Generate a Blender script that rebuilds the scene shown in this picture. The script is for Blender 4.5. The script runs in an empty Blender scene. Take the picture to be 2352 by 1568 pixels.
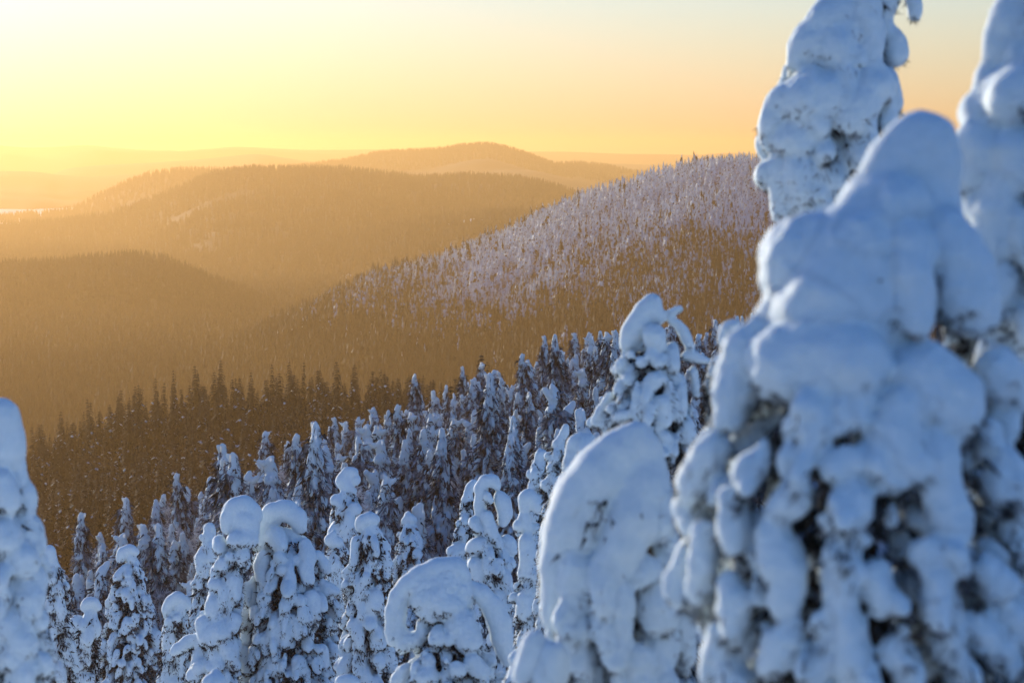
import bpy, math, random
import numpy as np

SC = bpy.context.scene
COL = SC.collection
rad = math.radians

# ------------------------------------------------------------------ camera
F_MM = 85.0
FPX = 2352.0 * F_MM / 36.0          # focal length in units of a 2352 px wide frame
HORIZON = 335.0                     # row of the eye level in that frame
PITCH = math.atan((784.0 - HORIZON) / FPX)
cam_data = bpy.data.cameras.new('camera')
cam_data.lens = F_MM
cam_data.sensor_width = 36.0
cam_data.clip_start = 0.1
cam_data.clip_end = 60000.0
cam_data.dof.use_dof = True
cam_data.dof.focus_distance = 75.0
cam_data.dof.aperture_fstop = 2.6
cam = bpy.data.objects.new('camera', cam_data)
COL.objects.link(cam)
cam.location = (0, 0, 0)
cam.rotation_euler = (math.pi / 2 - PITCH, 0, 0)
SC.camera = cam

# ------------------------------------------------------------------ sky, sun, exposure
SUN_EL = rad(8.0)
SUN_AZ = rad(-34.0)                  # left of the view axis (+Y)
world = bpy.data.worlds.new('World')
SC.world = world
world.use_nodes = True
wn, wl = world.node_tree.nodes, world.node_tree.links
wn.clear()
w_out = wn.new('ShaderNodeOutputWorld')
w_bg = wn.new('ShaderNodeBackground')
w_sky = wn.new('ShaderNodeTexSky')
w_sky.sky_type = 'NISHITA'
w_sky.sun_disc = False
w_sky.sun_elevation = SUN_EL
w_sky.sun_rotation = SUN_AZ
w_sky.altitude = 300
w_sky.air_density = 1.4
w_sky.dust_density = 0.50
w_sky.ozone_density = 4.5
w_bg.inputs['Strength'].default_value = 0.15
# one white balance for the whole sky, all round
w_t = wn.new('ShaderNodeVectorMath'); w_t.operation = 'MULTIPLY'
w_t.inputs[1].default_value = (1.19, 1.18, 1.63)
wl.new(w_sky.outputs[0], w_t.inputs[0]); wl.new(w_t.outputs[0], w_bg.inputs['Color'])
wl.new(w_bg.outputs[0], w_out.inputs['Surface'])

sun_data = bpy.data.lights.new('sun', 'SUN')
sun_data.energy = 5.0
sun_data.angle = rad(0.6)
sun_data.color = (1.0, 0.89, 0.73)
sun = bpy.data.objects.new('sun', sun_data)
COL.objects.link(sun)
# direction towards the sun
SDIR = (math.sin(SUN_AZ) * math.cos(SUN_EL), math.cos(SUN_AZ) * math.cos(SUN_EL), math.sin(SUN_EL))
sun.rotation_euler = (math.pi / 2 - SUN_EL, 0, math.pi - SUN_AZ)

vs = SC.view_settings
vs.view_transform = 'Standard'
vs.look = 'None'
vs.gamma = 1.0
vs.use_curve_mapping = False
vs.exposure = 0.42
SC.cycles.use_denoising = True
SC.cycles.max_bounces = 4
SC.cycles.diffuse_bounces = 2
SC.cycles.volume_bounces = 0
SC.cycles.use_adaptive_sampling = True
SC.cycles.adaptive_threshold = 0.03
SC.cycles.transparent_max_bounces = 8
SC.cycles.caustics_reflective = False
SC.cycles.caustics_refractive = False
SC.cycles.sample_clamp_indirect = 6.0

HAZE_DENSITY = 1.5e-4
HAZE_COLOR = (0.90, 0.55, 0.22)
HAZE_G = 0.54

# ------------------------------------------------------------------ helpers
SP, CP = math.sin(PITCH), math.cos(PITCH)
def P(X, Y, d):
    """world point at depth d (metres along +Y) on the sight line of frame point X,Y"""
    a, b = (X - 1176.0) / FPX, (784.0 - Y) / FPX
    dy, dz = CP + b * SP, -SP + b * CP
    k = d / dy
    return np.array((a * k, d, dz * k))

def mesh_from(name, V, F, mats, smooth=True, mat_idx=None, normals=None):
    me = bpy.data.meshes.new(name)
    V = np.asarray(V, np.float32); F = np.asarray(F, np.int32)
    n, k = F.shape
    me.vertices.add(len(V)); me.vertices.foreach_set('co', V.ravel())
    me.loops.add(n * k); me.loops.foreach_set('vertex_index', F.ravel())
    me.polygons.add(n)
    me.polygons.foreach_set('loop_start', np.arange(0, n * k, k, dtype=np.int32))
    me.polygons.foreach_set('use_smooth', np.full(n, smooth, dtype=bool))
    if mat_idx is not None:
        me.polygons.foreach_set('material_index', np.asarray(mat_idx, np.int32))
    for m in (mats if isinstance(mats, (list, tuple)) else [mats]):
        me.materials.append(m)
    me.update(calc_edges=True)
    if normals is not None:
        me.normals_split_custom_set_from_vertices(np.asarray(normals, np.float32).tolist())
    return me

def link(name, me, parent=None, loc=None, label=None, cat=None, group=None, kind=None):
    o = bpy.data.objects.new(name, me)
    COL.objects.link(o)
    if parent is not None: o.parent = parent
    if loc is not None: o.location = loc
    if label: o['label'] = label
    if cat: o['category'] = cat
    if group: o['group'] = group
    if kind: o['kind'] = kind
    return o

def new_mat(name):
    m = bpy.data.materials.new(name); m.use_nodes = True
    nt = m.node_tree; nt.nodes.clear()
    out = nt.nodes.new('ShaderNodeOutputMaterial')
    return m, nt, out

def N(nt, t, **kw):
    n = nt.nodes.new(t)
    for k, v in kw.items():
        if k in n.inputs: n.inputs[k].default_value = v
        else: setattr(n, k, v)
    return n

# ------------------------------------------------------------------ materials
def snow_material(name, bump_scale, bump_dist, trans=0.12, sss=0.0):
    m, nt, out = new_mat(name); L = nt.links
    p = N(nt, 'ShaderNodeBsdfPrincipled'); p.subsurface_method = 'BURLEY'
    p.inputs['Roughness'].default_value = 0.75
    if sss > 0:
        p.inputs['Subsurface Weight'].default_value = 0.7
        p.inputs['Subsurface Radius'].default_value = (1.0, 0.85, 0.7)
        p.inputs['Subsurface Scale'].default_value = sss
    p.inputs['Specular IOR Level'].default_value = 0.15
    tc = N(nt, 'ShaderNodeTexCoord')
    n1 = N(nt, 'ShaderNodeTexNoise'); n1.inputs['Scale'].default_value = bump_scale
    n1.inputs['Detail'].default_value = 5; n1.inputs['Roughness'].default_value = 0.6
    L.new(tc.outputs['Object'], n1.inputs['Vector'])
    cr = N(nt, 'ShaderNodeMapRange'); cr.inputs['From Min'].default_value = 0.3; cr.inputs['From Max'].default_value = 0.7
    cr.inputs['To Min'].default_value = 0.0; cr.inputs['To Max'].default_value = 1.0
    L.new(n1.outputs['Fac'], cr.inputs['Value'])
    mx = N(nt, 'ShaderNodeMix', data_type='RGBA')
    mx.inputs['A'].default_value = (0.57, 0.67, 0.70, 1); mx.inputs['B'].default_value = (0.66, 0.74, 0.76, 1)
    L.new(cr.outputs[0], mx.inputs['Factor'])
    L.new(mx.outputs['Result'], p.inputs['Base Color'])
    n2 = N(nt, 'ShaderNodeTexNoise'); n2.inputs['Scale'].default_value = bump_scale * 5; n2.inputs['Detail'].default_value = 3
    L.new(tc.outputs['Object'], n2.inputs['Vector'])
    ma = N(nt, 'ShaderNodeMath', operation='MULTIPLY_ADD'); ma.inputs[1].default_value = 0.35
    L.new(n2.outputs['Fac'], ma.inputs[0]); L.new(n1.outputs['Fac'], ma.inputs[2])
    b = N(nt, 'ShaderNodeBump'); b.inputs['Strength'].default_value = 0.7; b.inputs['Distance'].default_value = bump_dist
    L.new(ma.outputs[0], b.inputs['Height']); L.new(b.outputs[0], p.inputs['Normal'])
    t = N(nt, 'ShaderNodeBsdfTranslucent'); t.inputs['Color'].default_value = (0.80, 0.82, 0.86, 1)
    L.new(b.outputs[0], t.inputs['Normal'])
    ms = N(nt, 'ShaderNodeMixShader'); ms.inputs[0].default_value = trans
    L.new(p.outputs[0], ms.inputs[1]); L.new(t.outputs[0], ms.inputs[2])
    L.new(ms.outputs[0], out.inputs['Surface'])
    return m

def needle_material(name, dark, frost, scale, lo, hi):
    m, nt, out = new_mat(name); L = nt.links
    p = N(nt, 'ShaderNodeBsdfPrincipled'); p.inputs['Roughness'].default_value = 0.8
    p.inputs['Specular IOR Level'].default_value = 0.15
    tc = N(nt, 'ShaderNodeTexCoord')
    n1 = N(nt, 'ShaderNodeTexNoise'); n1.inputs['Scale'].default_value = scale; n1.inputs['Detail'].default_value = 4
    L.new(tc.outputs['Object'], n1.inputs['Vector'])
    mr = N(nt, 'ShaderNodeMapRange'); mr.inputs['From Min'].default_value = lo; mr.inputs['From Max'].default_value = hi
    L.new(n1.outputs['Fac'], mr.inputs['Value'])
    mx = N(nt, 'ShaderNodeMix', data_type='RGBA')
    mx.inputs['A'].default_value = (*dark, 1); mx.inputs['B'].default_value = (*frost, 1)
    L.new(mr.outputs[0], mx.inputs['Factor']); L.new(mx.outputs['Result'], p.inputs['Base Color'])
    L.new(p.outputs[0], out.inputs['Surface'])
    return m

def plain_material(name, col, rough=0.85):
    m, nt, out = new_mat(name)
    p = N(nt, 'ShaderNodeBsdfPrincipled'); p.inputs['Base Color'].default_value = (*col, 1)
    p.inputs['Roughness'].default_value = rough; p.inputs['Specular IOR Level'].default_value = 0.15
    n1 = N(nt, 'ShaderNodeTexNoise'); n1.inputs['Scale'].default_value = 30
    b = N(nt, 'ShaderNodeBump'); b.inputs['Strength'].default_value = 0.4; b.inputs['Distance'].default_value = 0.01
    nt.links.new(n1.outputs['Fac'], b.inputs['Height']); nt.links.new(b.outputs[0], p.inputs['Normal'])
    nt.links.new(p.outputs[0], out.inputs['Surface'])
    return m

M_SNOW = snow_material('snow_near', 20.0, 0.012, trans=0.0, sss=0.03)
M_SNOWF = snow_material('snow_far', 6.0, 0.02, trans=0.15)
M_NEEDLE = needle_material('needles_near', (0.017, 0.014, 0.010), (0.25, 0.26, 0.28), 14.0, 0.48, 0.70)
M_NEEDLEF = needle_material('needles_far', (0.022, 0.020, 0.014), (0.16, 0.155, 0.15), 2.2, 0.55, 0.85)
M_BARK = plain_material('bark', (0.035, 0.028, 0.022))

def ground_material():
    m, nt, out = new_mat('forest_ground'); L = nt.links
    p = N(nt, 'ShaderNodeBsdfPrincipled'); p.inputs['Roughness'].default_value = 0.85
    p.inputs['Specular IOR Level'].default_value = 0.1
    at = N(nt, 'ShaderNodeAttribute', attribute_name='open')
    geo = N(nt, 'ShaderNodeNewGeometry')
    n1 = N(nt, 'ShaderNodeTexNoise'); n1.inputs['Scale'].default_value = 0.035; n1.inputs['Detail'].default_value = 8
    n1.inputs['Roughness'].default_value = 0.7
    L.new(geo.outputs['Position'], n1.inputs['Vector'])
    ad = N(nt, 'ShaderNodeMath', operation='ADD'); L.new(at.outputs['Fac'], ad.inputs[0]); L.new(n1.outputs['Fac'], ad.inputs[1])
    mr = N(nt, 'ShaderNodeMapRange'); mr.inputs['From Min'].default_value = 0.75; mr.inputs['From Max'].default_value = 1.15
    L.new(ad.outputs[0], mr.inputs['Value'])
    mx = N(nt, 'ShaderNodeMix', data_type='RGBA')
    mx.inputs['A'].default_value = (0.030, 0.030, 0.024, 1); mx.inputs['B'].default_value = (0.62, 0.70, 0.75, 1)
    L.new(mr.outputs[0], mx.inputs['Factor']); L.new(mx.outputs['Result'], p.inputs['Base Color'])
    n2 = N(nt, 'ShaderNodeTexNoise'); n2.inputs['Scale'].default_value = 0.9; n2.inputs['Detail'].default_value = 6
    L.new(geo.outputs['Position'], n2.inputs['Vector'])
    b = N(nt, 'ShaderNodeBump'); b.inputs['Strength'].default_value = 0.5; b.inputs['Distance'].default_value = 0.15
    L.new(n2.outputs['Fac'], b.inputs['Height']); L.new(b.outputs[0], p.inputs['Normal'])
    L.new(p.outputs[0], out.inputs['Surface'])
    return m
M_GROUND = ground_material()
M_LAKE = snow_material('lake_snow', 0.01, 0.5, trans=0.0)

# ------------------------------------------------------------------ terrain
_LAT = {}
def vnoise(x, y, seed):
    """smooth value noise on a wrapped random lattice"""
    if seed not in _LAT: _LAT[seed] = np.random.RandomState(seed).rand(256, 256).astype(np.float32)
    r = _LAT[seed]
    xi, yi = np.floor(x).astype(int), np.floor(y).astype(int)
    fx, fy = x - xi, y - yi
    fx, fy = fx * fx * (3 - 2 * fx), fy * fy * (3 - 2 * fy)
    a, b = r[xi % 256, yi % 256], r[(xi + 1) % 256, yi % 256]
    c, d = r[xi % 256, (yi + 1) % 256], r[(xi + 1) % 256, (yi + 1) % 256]
    return (a * (1 - fx) + b * fx) * (1 - fy) + (c * (1 - fx) + d * fx) * fy - 0.5

def fbm(x, y, seed, octs=4):
    s, a = 0.0, 1.0
    for i in range(octs):
        s = s + a * vnoise(x * 2 ** i, y * 2 ** i, seed + i); a *= 0.5
    return s

LAKE_Z = -130.0
# the near slope: depth -> height of the snow below eye level
NEAR_D = [0, 6, 9, 13, 20, 35, 50, 70, 85, 100, 150, 200, 240, 300]
NEAR_Z = [-1.7, -2.4, -3.0, -4.0, -5.8, -9.6, -13.2, -17.6, -20.6, -22.8, -28.2, -32.0, -35.0, -41.0]
# crest of the wooded near slope: frame column -> depth
CREST_X = [-700, 0, 250, 450, 650, 820, 1000, 1200, 1420, 2400, 3000]
CREST_D = [120, 130, 150, 165, 180, 195, 225, 260, 290, 320, 320]
TILT_X = [-700, 0, 300, 450, 650, 820, 1000, 1200, 1400, 2400, 3000]
TILT_Z = [-8, -7, -5, -3.5, -1.5, 0.0, 2.0, 4.0, 6.5, 8, 8]
# distant ridges: crest line in frame points, depth (or depths), face slope, rounding, back slope
RIDGES = dict(
    fell=dict(p=[(-400, 980), (300, 900), (480, 845), (600, 790), (720, 728), (850, 668), (1000, 622), (1150, 560), (1300, 484), (1420, 438), (1520, 408), (1600, 393), (1680, 385), (1760, 384), (1900, 380), (2400, 372), (3000, 372)],
              D=[(-400, 1250), (600, 1300), (1400, 1420), (3000, 1500)], s=0.20, w=120, b=0.16),
    west=dict(p=[(-900, 680), (-200, 632), (0, 634), (130, 628), (240, 616), (300, 612), (380, 620), (450, 650), (520, 676), (620, 706), (720, 745), (900, 800), (3000, 900)],
              D=[(-900, 1850), (3000, 2000)], s=0.13, w=90, b=0.12),
    spur=dict(p=[(-900, 660), (300, 620), (420, 598), (560, 586), (700, 568), (780, 560), (900, 534), (1100, 505), (1250, 500), (1400, 520), (3000, 560)],
              D=[(-900, 2550), (3000, 2650)], s=0.11, w=150, b=0.08),
    ridge=dict(p=[(-900, 560), (0, 528), (120, 521), (250, 503), (330, 478), (420, 440), (490, 410), (560, 400), (700, 399), (800, 401), (870, 410), (960, 420), (1080, 415), (1180, 421), (1260, 435), (1330, 458), (1500, 480), (3000, 500)],
               D=[(-900, 3400), (700, 3450), (3000, 3700)], s=0.10, w=180, b=0.09),
    knoll=dict(p=[(-900, 520), (0, 506), (60, 498), (160, 490), (200, 472), (250, 446), (300, 424), (340, 408), (420, 398), (520, 399), (600, 410), (800, 420), (1000, 430), (3000, 440)],
               D=[(-900, 4350), (3000, 4500)], s=0.09, w=120, b=0.12),
    fore=dict(p=[(-900, 700), (600, 520), (900, 430), (1050, 405), (1150, 392), (1220, 392), (1300, 410), (1400, 430), (3000, 430)],
              D=[(-900, 5000), (3000, 5000)], s=0.09, w=140, b=0.1),
    hump=dict(p=[(-900, 700), (150, 520), (330, 450), (560, 405), (660, 393), (740, 382), (800, 375), (870, 358), (930, 355), (1000, 352), (1060, 343), (1110, 339), (1150, 344), (1190, 355), (1235, 370), (1270, 385), (1330, 382), (1400, 390), (1450, 402), (1520, 410), (3000, 410)],
              D=[(-900, 5700), (3000, 5700)], s=0.11, w=160, b=0.1),
    shore=dict(p=[(-900, 400), (-100, 396), (20, 393), (80, 394), (140, 402), (220, 405), (300, 400), (420, 405), (700, 420), (3000, 440)],
               D=[(-900, 6600), (3000, 6600)], s=0.055, w=300, b=0.05),
    cape=dict(p=[(-900, 430), (60, 420), (125, 402), (150, 389), (200, 382), (330, 375), (440, 368), (520, 360), (575, 354), (600, 353), (640, 360), (720, 372), (1000, 380), (3000, 380)],
              D=[(-900, 8000), (3000, 8000)], s=0.07, w=400, b=0.06),
    beyond=dict(p=[(-900, 342), (-200, 330), (0, 334), (70, 340), (130, 339), (170, 335), (215, 334), (300, 345), (420, 349), (540, 341), (700, 346), (1000, 348), (1300, 352), (1600, 356), (1680, 350), (1750, 352), (2000, 345), (3000, 345)],
                D=[(-900, 11500), (3000, 11500)], s=0.05, w=700, b=0.05),
)
for r in RIDGES.values():
    xs = np.array([p[0] for p in r['p']], float); ys = np.array([p[1] for p in r['p']], float)
    fine = np.linspace(-900, 3000, 1600)
    yy = np.interp(fine, xs, ys)
    k = np.hanning(25); k /= k.sum()
    yy = np.convolve(np.pad(yy, 12, mode='edge'), k, 'valid')
    r['xs'] = fine
    r['ds'] = np.interp(fine, [p[0] for p in r['D']], [p[1] for p in r['D']])
    b = (784.0 - yy) / FPX
    r['zs'] = r['ds'] * (-SP + b * CP) / (CP + b * SP)

def frame_col(u):
    return 1176.0 + u * FPX * 1.0

def height(x, y):
    x = np.asarray(x, float); y = np.asarray(y, float)
    R = np.hypot(x, y); phi = np.arctan2(x, y)
    lim = rad(19.5)
    pc = np.clip(phi, -lim, lim)
    u = np.tan(pc); d = R * np.cos(pc)
    X = frame_col(u)
    n_small = fbm(x * 0.11, y * 0.11, 3) * 0.5
    near = np.interp(d, NEAR_D, NEAR_Z)
    tilt = np.interp(X, TILT_X, TILT_Z) * np.clip((d - 45) / 110, 0, 1)
    cd = np.interp(X, CREST_X, CREST_D)
    over = np.clip(d - cd, 0, None)
    near = near + tilt + n_small * np.clip(d / 20, 0.15, 2.0) - 0.30 * (np.sqrt(over ** 2 + 25 ** 2) - 25)
    # bench that carries the dark forest
    bench = -57.0 + np.interp(X, [-700, 0, 300, 560, 900, 1200, 3000], [-16, -12.5, -4.5, -1.5, 0, -0.5, 4]) - 0.55 * (np.sqrt(np.clip(d - 470, 0, None) ** 2 + 20 ** 2) - 20)
    bench = bench + np.clip((330 - d) / 200, 0, 1) * -4.0 + fbm(x / 60, y / 60, 9) * 3
    bench = np.where(d < 200, -400, bench)
    h = np.maximum(near, bench)
    valley = np.interp(d, [0, 600, 1100, 1700, 2300, 4000, 4600, 30000], [-400, -112, -114, -122, -128, -129, -136, -138]) + fbm(x / 300, y / 300, 21) * 6 * np.clip((4600 - d) / 1500, 0, 1)
    h = np.maximum(h, valley)
    for nm, r in RIDGES.items():
        D = np.interp(X, r['xs'], r['ds']); Z = np.interp(X, r['xs'], r['zs'])
        dd = d - D
        s = np.where(dd < 0, r['s'], r['b'])
        drop = s * (np.sqrt(dd ** 2 + r['w'] ** 2) - r['w'])
        rough = fbm(x / (D * 0.06), y / (D * 0.06), 40 + len(nm)) * D * 0.006 * np.clip(np.abs(dd) / (D * 0.1), 0, 1)
        h = np.maximum(h, Z - drop + rough)
    back = np.clip((np.abs(phi) - rad(50)) / rad(50), 0, 1); back = back * back * (3 - 2 * back)
    hb = np.maximum(-1.7 - 0.02 * R + n_small * 0.2, -60)
    return h * (1 - back) + hb * back

def build_ground():
    ang = np.concatenate([np.linspace(-180, -24, 26)[:-1], np.linspace(-24, -14.5, 24)[:-1], np.linspace(-14.5, 14.5, 360)[:-1], np.linspace(14.5, 24, 24)[:-1], np.linspace(24, 180, 26)[:-1]])
    rr = np.concatenate([np.geomspace(0.6, 60, 46)[:-1], np.geomspace(60, 520, 90)[:-1], np.geomspace(520, 5800, 165)[:-1], np.geomspace(5800, 20000, 50)])
    A, R = np.meshgrid(np.radians(ang), rr)
    x, y = R * np.sin(A), R * np.cos(A)
    z = height(x, y)
    na, nr = len(ang), len(rr)
    V = np.stack([x, y, z], -1).reshape(-1, 3)
    V = np.vstack([V, [[0, 0, -1.7]]])
    i = np.arange(nr - 1)[:, None] * na; j = np.arange(na)[None, :]; j2 = (j + 1) % na
    Q = np.stack([i + j, i + j2, i + na + j2, i + na + j], -1).reshape(-1, 4)[:, ::-1]
    c = len(V) - 1
    T = np.stack([np.full(na, c), np.arange(na), (np.arange(na) + 1) % na, np.full(na, c)], -1)
    me = mesh_from('ground', V, Q, M_GROUND)
    # "open": 1 = open snow, lower = closed spruce forest
    d = np.hypot(V[:, 0], V[:, 1])
    op = np.interp(d, [0, 300, 420, 1000, 1350, 1480, 1600, 6000, 20000], [0.9, 0.8, 0.12, 0.10, 0.36, 0.55, 0.06, 0.05, 0.05])
    op = np.where((V[:, 1] < 2) & (d > 1.5), 0.28, op)      # unseen ground behind the viewpoint, darkened like forest to cut bounced light
    op = op + fbm(V[:, 0] / 260, V[:, 1] / 260, 77) * 0.12 * np.clip((d - 900) / 600, 0, 1)
    at = me.attributes.new('open', 'FLOAT', 'POINT'); at.data.foreach_set('value', op.astype(np.float32))
    link('ground', me, kind='structure')
    n = 96
    a = np.linspace(0, 2 * math.pi, n, endpoint=False)
    V = np.vstack([np.stack([4000 * np.sin(a), 4000 * np.cos(a), np.full(n, LAKE_Z)], -1), np.stack([19900 * np.sin(a), 19900 * np.cos(a), np.full(n, LAKE_Z)], -1)])
    Q = np.array([[k, (k + 1) % n, n + (k + 1) % n, n + k] for k in range(n)])[:, ::-1]
    link('lake', mesh_from('lake', V, Q, M_LAKE), kind='structure')
build_ground()

def build_haze():
    m, nt, out = new_mat('haze')
    v = N(nt, 'ShaderNodeVolumePrincipled')
    v.inputs['Color'].default_value = (*HAZE_COLOR, 1)
    v.inputs['Density'].default_value = HAZE_DENSITY
    v.inputs['Anisotropy'].default_value = HAZE_G
    nt.links.new(v.outputs[0], out.inputs['Volume'])
    s = 20400.0
    z0, z1 = -145.0, 45.0
    V = [(x, y, z) for z in (z0, z1) for y in (-s, s) for x in (-s, s)]
    Fq = [(0, 2, 3, 1), (4, 5, 7, 6), (0, 1, 5, 4), (2, 6, 7, 3), (0, 4, 6, 2), (1, 3, 7, 5)]
    link('haze', mesh_from('haze', V, Fq, m, smooth=False), kind='stuff', label='thin sunlit winter haze filling the air over the valley', cat='haze')
build_haze()
# ------------------------------------------------------------------ forests in the distance (masses)
def far_tree_mesh(name, seed, snowy, tiers=7, sides=6, slim=0.16):
    """unit-high ragged spruce: stacked ragged skirts, the upper face of some facets snow"""
    r = np.random.RandomState(seed)
    V, F, MI = [], [], []
    for t in range(tiers):
        f = t / (tiers - 1.0)
        z_top = 1.0 - f * 0.80; z_bot = z_top - 0.24 + 0.06 * r.rand()
        R = slim * (0.18 + 0.95 * f ** 0.85) * (0.8 + 0.4 * r.rand())
        ci = len(V); V.append((r.randn() * 0.006, r.randn() * 0.006, z_top))
        for k in range(sides):
            a = 2 * math.pi * (k + 0.5 * (t % 2) + 0.35 * r.rand()) / sides
            rr = R * (0.55 + 0.75 * r.rand())
            V.append((math.cos(a) * rr, math.sin(a) * rr, z_bot + 0.06 * (r.rand() - 0.5)))
        for k in range(sides):
            F.append((ci, ci + 1 + k, ci + 1 + (k + 1) % sides)); MI.append(1 if r.rand() < snowy else 0)
    return mesh_from(name, V, F, [M_NEEDLEF, M_SNOWF], smooth=False, mat_idx=MI)

def template_collection(name, specs):
    c = bpy.data.collections.new(name)
    for i, s in enumerate(specs):
        o = bpy.data.objects.new('%s_%02d' % (name, i), far_tree_mesh('far_spruce_%s_%d' % (name, i), *s))
        c.objects.link(o)
    return c

FAR_COL = template_collection('far_spruce', [
    (1, 0.0, 8, 6, 0.15), (2, 0.0, 8, 6, 0.17), (3, 0.0, 9, 5, 0.13), (4, 0.0, 8, 6, 0.16),       # dark ones
    (5, 0.42, 8, 7, 0.16), (6, 0.5, 9, 7, 0.15), (7, 0.35, 8, 7, 0.17),                           # half snowed
    (8, 0.84, 8, 7, 0.17), (9, 0.88, 8, 7, 0.16), (10, 0.80, 9, 6, 0.15), (11, 0.9, 8, 7, 0.18)])  # white ones

def scatter_group():
    ng = bpy.data.node_groups.new('tree_scatter', 'GeometryNodeTree')
    ng.interface.new_socket('Geometry', in_out='INPUT', socket_type='NodeSocketGeometry')
    ng.interface.new_socket('Geometry', in_out='OUTPUT', socket_type='NodeSocketGeometry')
    n, L = ng.nodes, ng.links
    gi, go = n.new('NodeGroupInput'), n.new('NodeGroupOutput')
    ci = n.new('GeometryNodeCollectionInfo'); ci.inputs['Collection'].default_value = FAR_COL
    ci.inputs['Separate Children'].default_value = True; ci.inputs['Reset Children'].default_value = True
    ip = n.new('GeometryNodeInstanceOnPoints'); ip.inputs['Pick Instance'].default_value = True
    def attr(nm, t):
        a = n.new('GeometryNodeInputNamedAttribute'); a.data_type = t; a.inputs['Name'].default_value = nm
        return a.outputs['Attribute']
    L.new(gi.outputs[0], ip.inputs['Points']); L.new(ci.outputs[0], ip.inputs['Instance'])
    L.new(attr('variant', 'INT'), ip.inputs['Instance Index'])
    e2r = n.new('FunctionNodeEulerToRotation')
    L.new(attr('turn', 'FLOAT_VECTOR'), e2r.inputs[0]); L.new(e2r.outputs[0], ip.inputs['Rotation'])
    L.new(attr('size', 'FLOAT_VECTOR'), ip.inputs['Scale'])
    L.new(ip.outputs[0], go.inputs[0])
    return ng
SCATTER = scatter_group()

def scatter(name, pts, hts, variant, label, seed=0, wide=1.0):
    r = np.random.RandomState(seed); n = len(pts)
    me = bpy.data.meshes.new(name)
    me.vertices.add(n); me.vertices.foreach_set('co', np.asarray(pts, np.float32).ravel())
    turn = np.stack([r.randn(n) * 0.03, r.randn(n) * 0.03, r.rand(n) * 6.28], -1)
    wd = hts * (0.75 + 0.6 * r.rand(n)) * wide
    size = np.stack([wd, wd, hts], -1)
    for nm, t, v in (('turn', 'FLOAT_VECTOR', turn), ('size', 'FLOAT_VECTOR', size)):
        me.attributes.new(nm, t, 'POINT').data.foreach_set('vector', v.astype(np.float32).ravel())
    me.attributes.new('variant', 'INT', 'POINT').data.foreach_set('value', variant.astype(np.int32))
    o = link(name, me, kind='stuff', label=label, cat='forest')
    md = o.modifiers.new('trees', 'NODES'); md.node_group = SCATTER
    return o

def ridge_points(nm, n, x0, x1, before, after, seed, crest_bias=0.0):
    """random ground points on the face of a ridge"""
    r = np.random.RandomState(seed); R = RIDGES[nm]
    X = r.uniform(x0, x1, n); u = (X - 1176.0) / FPX
    D = np.interp(X, R['xs'], R['ds'])
    t = r.rand(n)
    if crest_bias: t = t ** (1 + crest_bias)
    d = D + after - t * (before + after)
    x = u * d
    return np.stack([x, d, height(x, d)], -1), X, D, r

# wooded fell on the right
p, X, D, r = ridge_points('fell', 31000, -150, 2450, 480, 30, 5)
Zc = np.interp(X, RIDGES['fell']['xs'], RIDGES['fell']['zs'])
below = Zc - p[:, 2]
patch = fbm(p[:, 0] / 70, p[:, 1] / 110, 5)
snowy = np.clip(1.08 - below / 70 + patch * 0.8 + np.clip((X - 1250) * 0.0008, -0.6, 0.2), 0, 1)
snowy = np.minimum(snowy, (p[:, 2] + 104) / 42 + patch * 0.3)
keep = r.rand(len(p)) > np.clip((snowy - 0.55) * 0.5, 0, 0.3) + 0.5 * (patch > 0.36)
q = snowy + r.randn(len(p)) * 0.18
var = np.where(q > 0.66, r.randint(7, 11, len(p)), np.where(q > 0.36, r.randint(4, 7, len(p)), r.randint(0, 4, len(p))))
hts = np.where(var >= 7, r.uniform(4.5, 10, len(p)), r.uniform(7, 13, len(p)))
scatter('fell_forest', p[keep], hts[keep], var[keep], 'dense snowy spruce forest covering the slope of the right-hand fell', 1)

# snow-covered clearings in the far forest: frame column, depth, half width, half depth
CLEAR = [(792, 2330, 4.5, 16), (806, 2300, 3.0, 30), (1062, 2560, 26, 16), (1085, 2610, 16, 14), (500, 3090, 60, 26), (575, 3150, 40, 22), (1040, 3330, 60, 24)]
def in_clearing(p):
    m = np.zeros(len(p), bool)
    for X, d, a, b in CLEAR:
        x = (X - 1176) / FPX * d
        m |= ((p[:, 0] - x) / (a + 2)) ** 2 + ((p[:, 1] - d + 4) / (b + 8)) ** 2 < 1
    return m
for i, (X, d, a, b) in enumerate(CLEAR[:4]):
    t = np.linspace(0, 2 * math.pi, 24, endpoint=False); rr = 1 + 0.25 * np.sin(3 * t + i) + 0.12 * np.sin(7 * t + 2 * i)
    x0 = (X - 1176) / FPX * d
    V = [(x0, d, float(height(x0, d)) + 0.9)]
    for f in (0.5, 1.0):
        for k in range(24):
            x, y = x0 + math.cos(t[k]) * a * rr[k] * f, d + math.sin(t[k]) * b * rr[k] * f
            V.append((x, y, float(height(x, y)) + 0.9))
    F = [(0, 1 + k, 1 + (k + 1) % 24, 0) for k in range(24)]
    Q = [(1 + k, 25 + k, 25 + (k + 1) % 24, 1 + (k + 1) % 24) for k in range(24)]
    T = [(0, 1 + k, 1 + (k + 1) % 24) for k in range(24)] + [q[:3] for q in Q] + [(q[0], q[2], q[3]) for q in Q]
    link('clearing', mesh_from('clearing', V, T, M_SNOWF), kind='structure')

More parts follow.
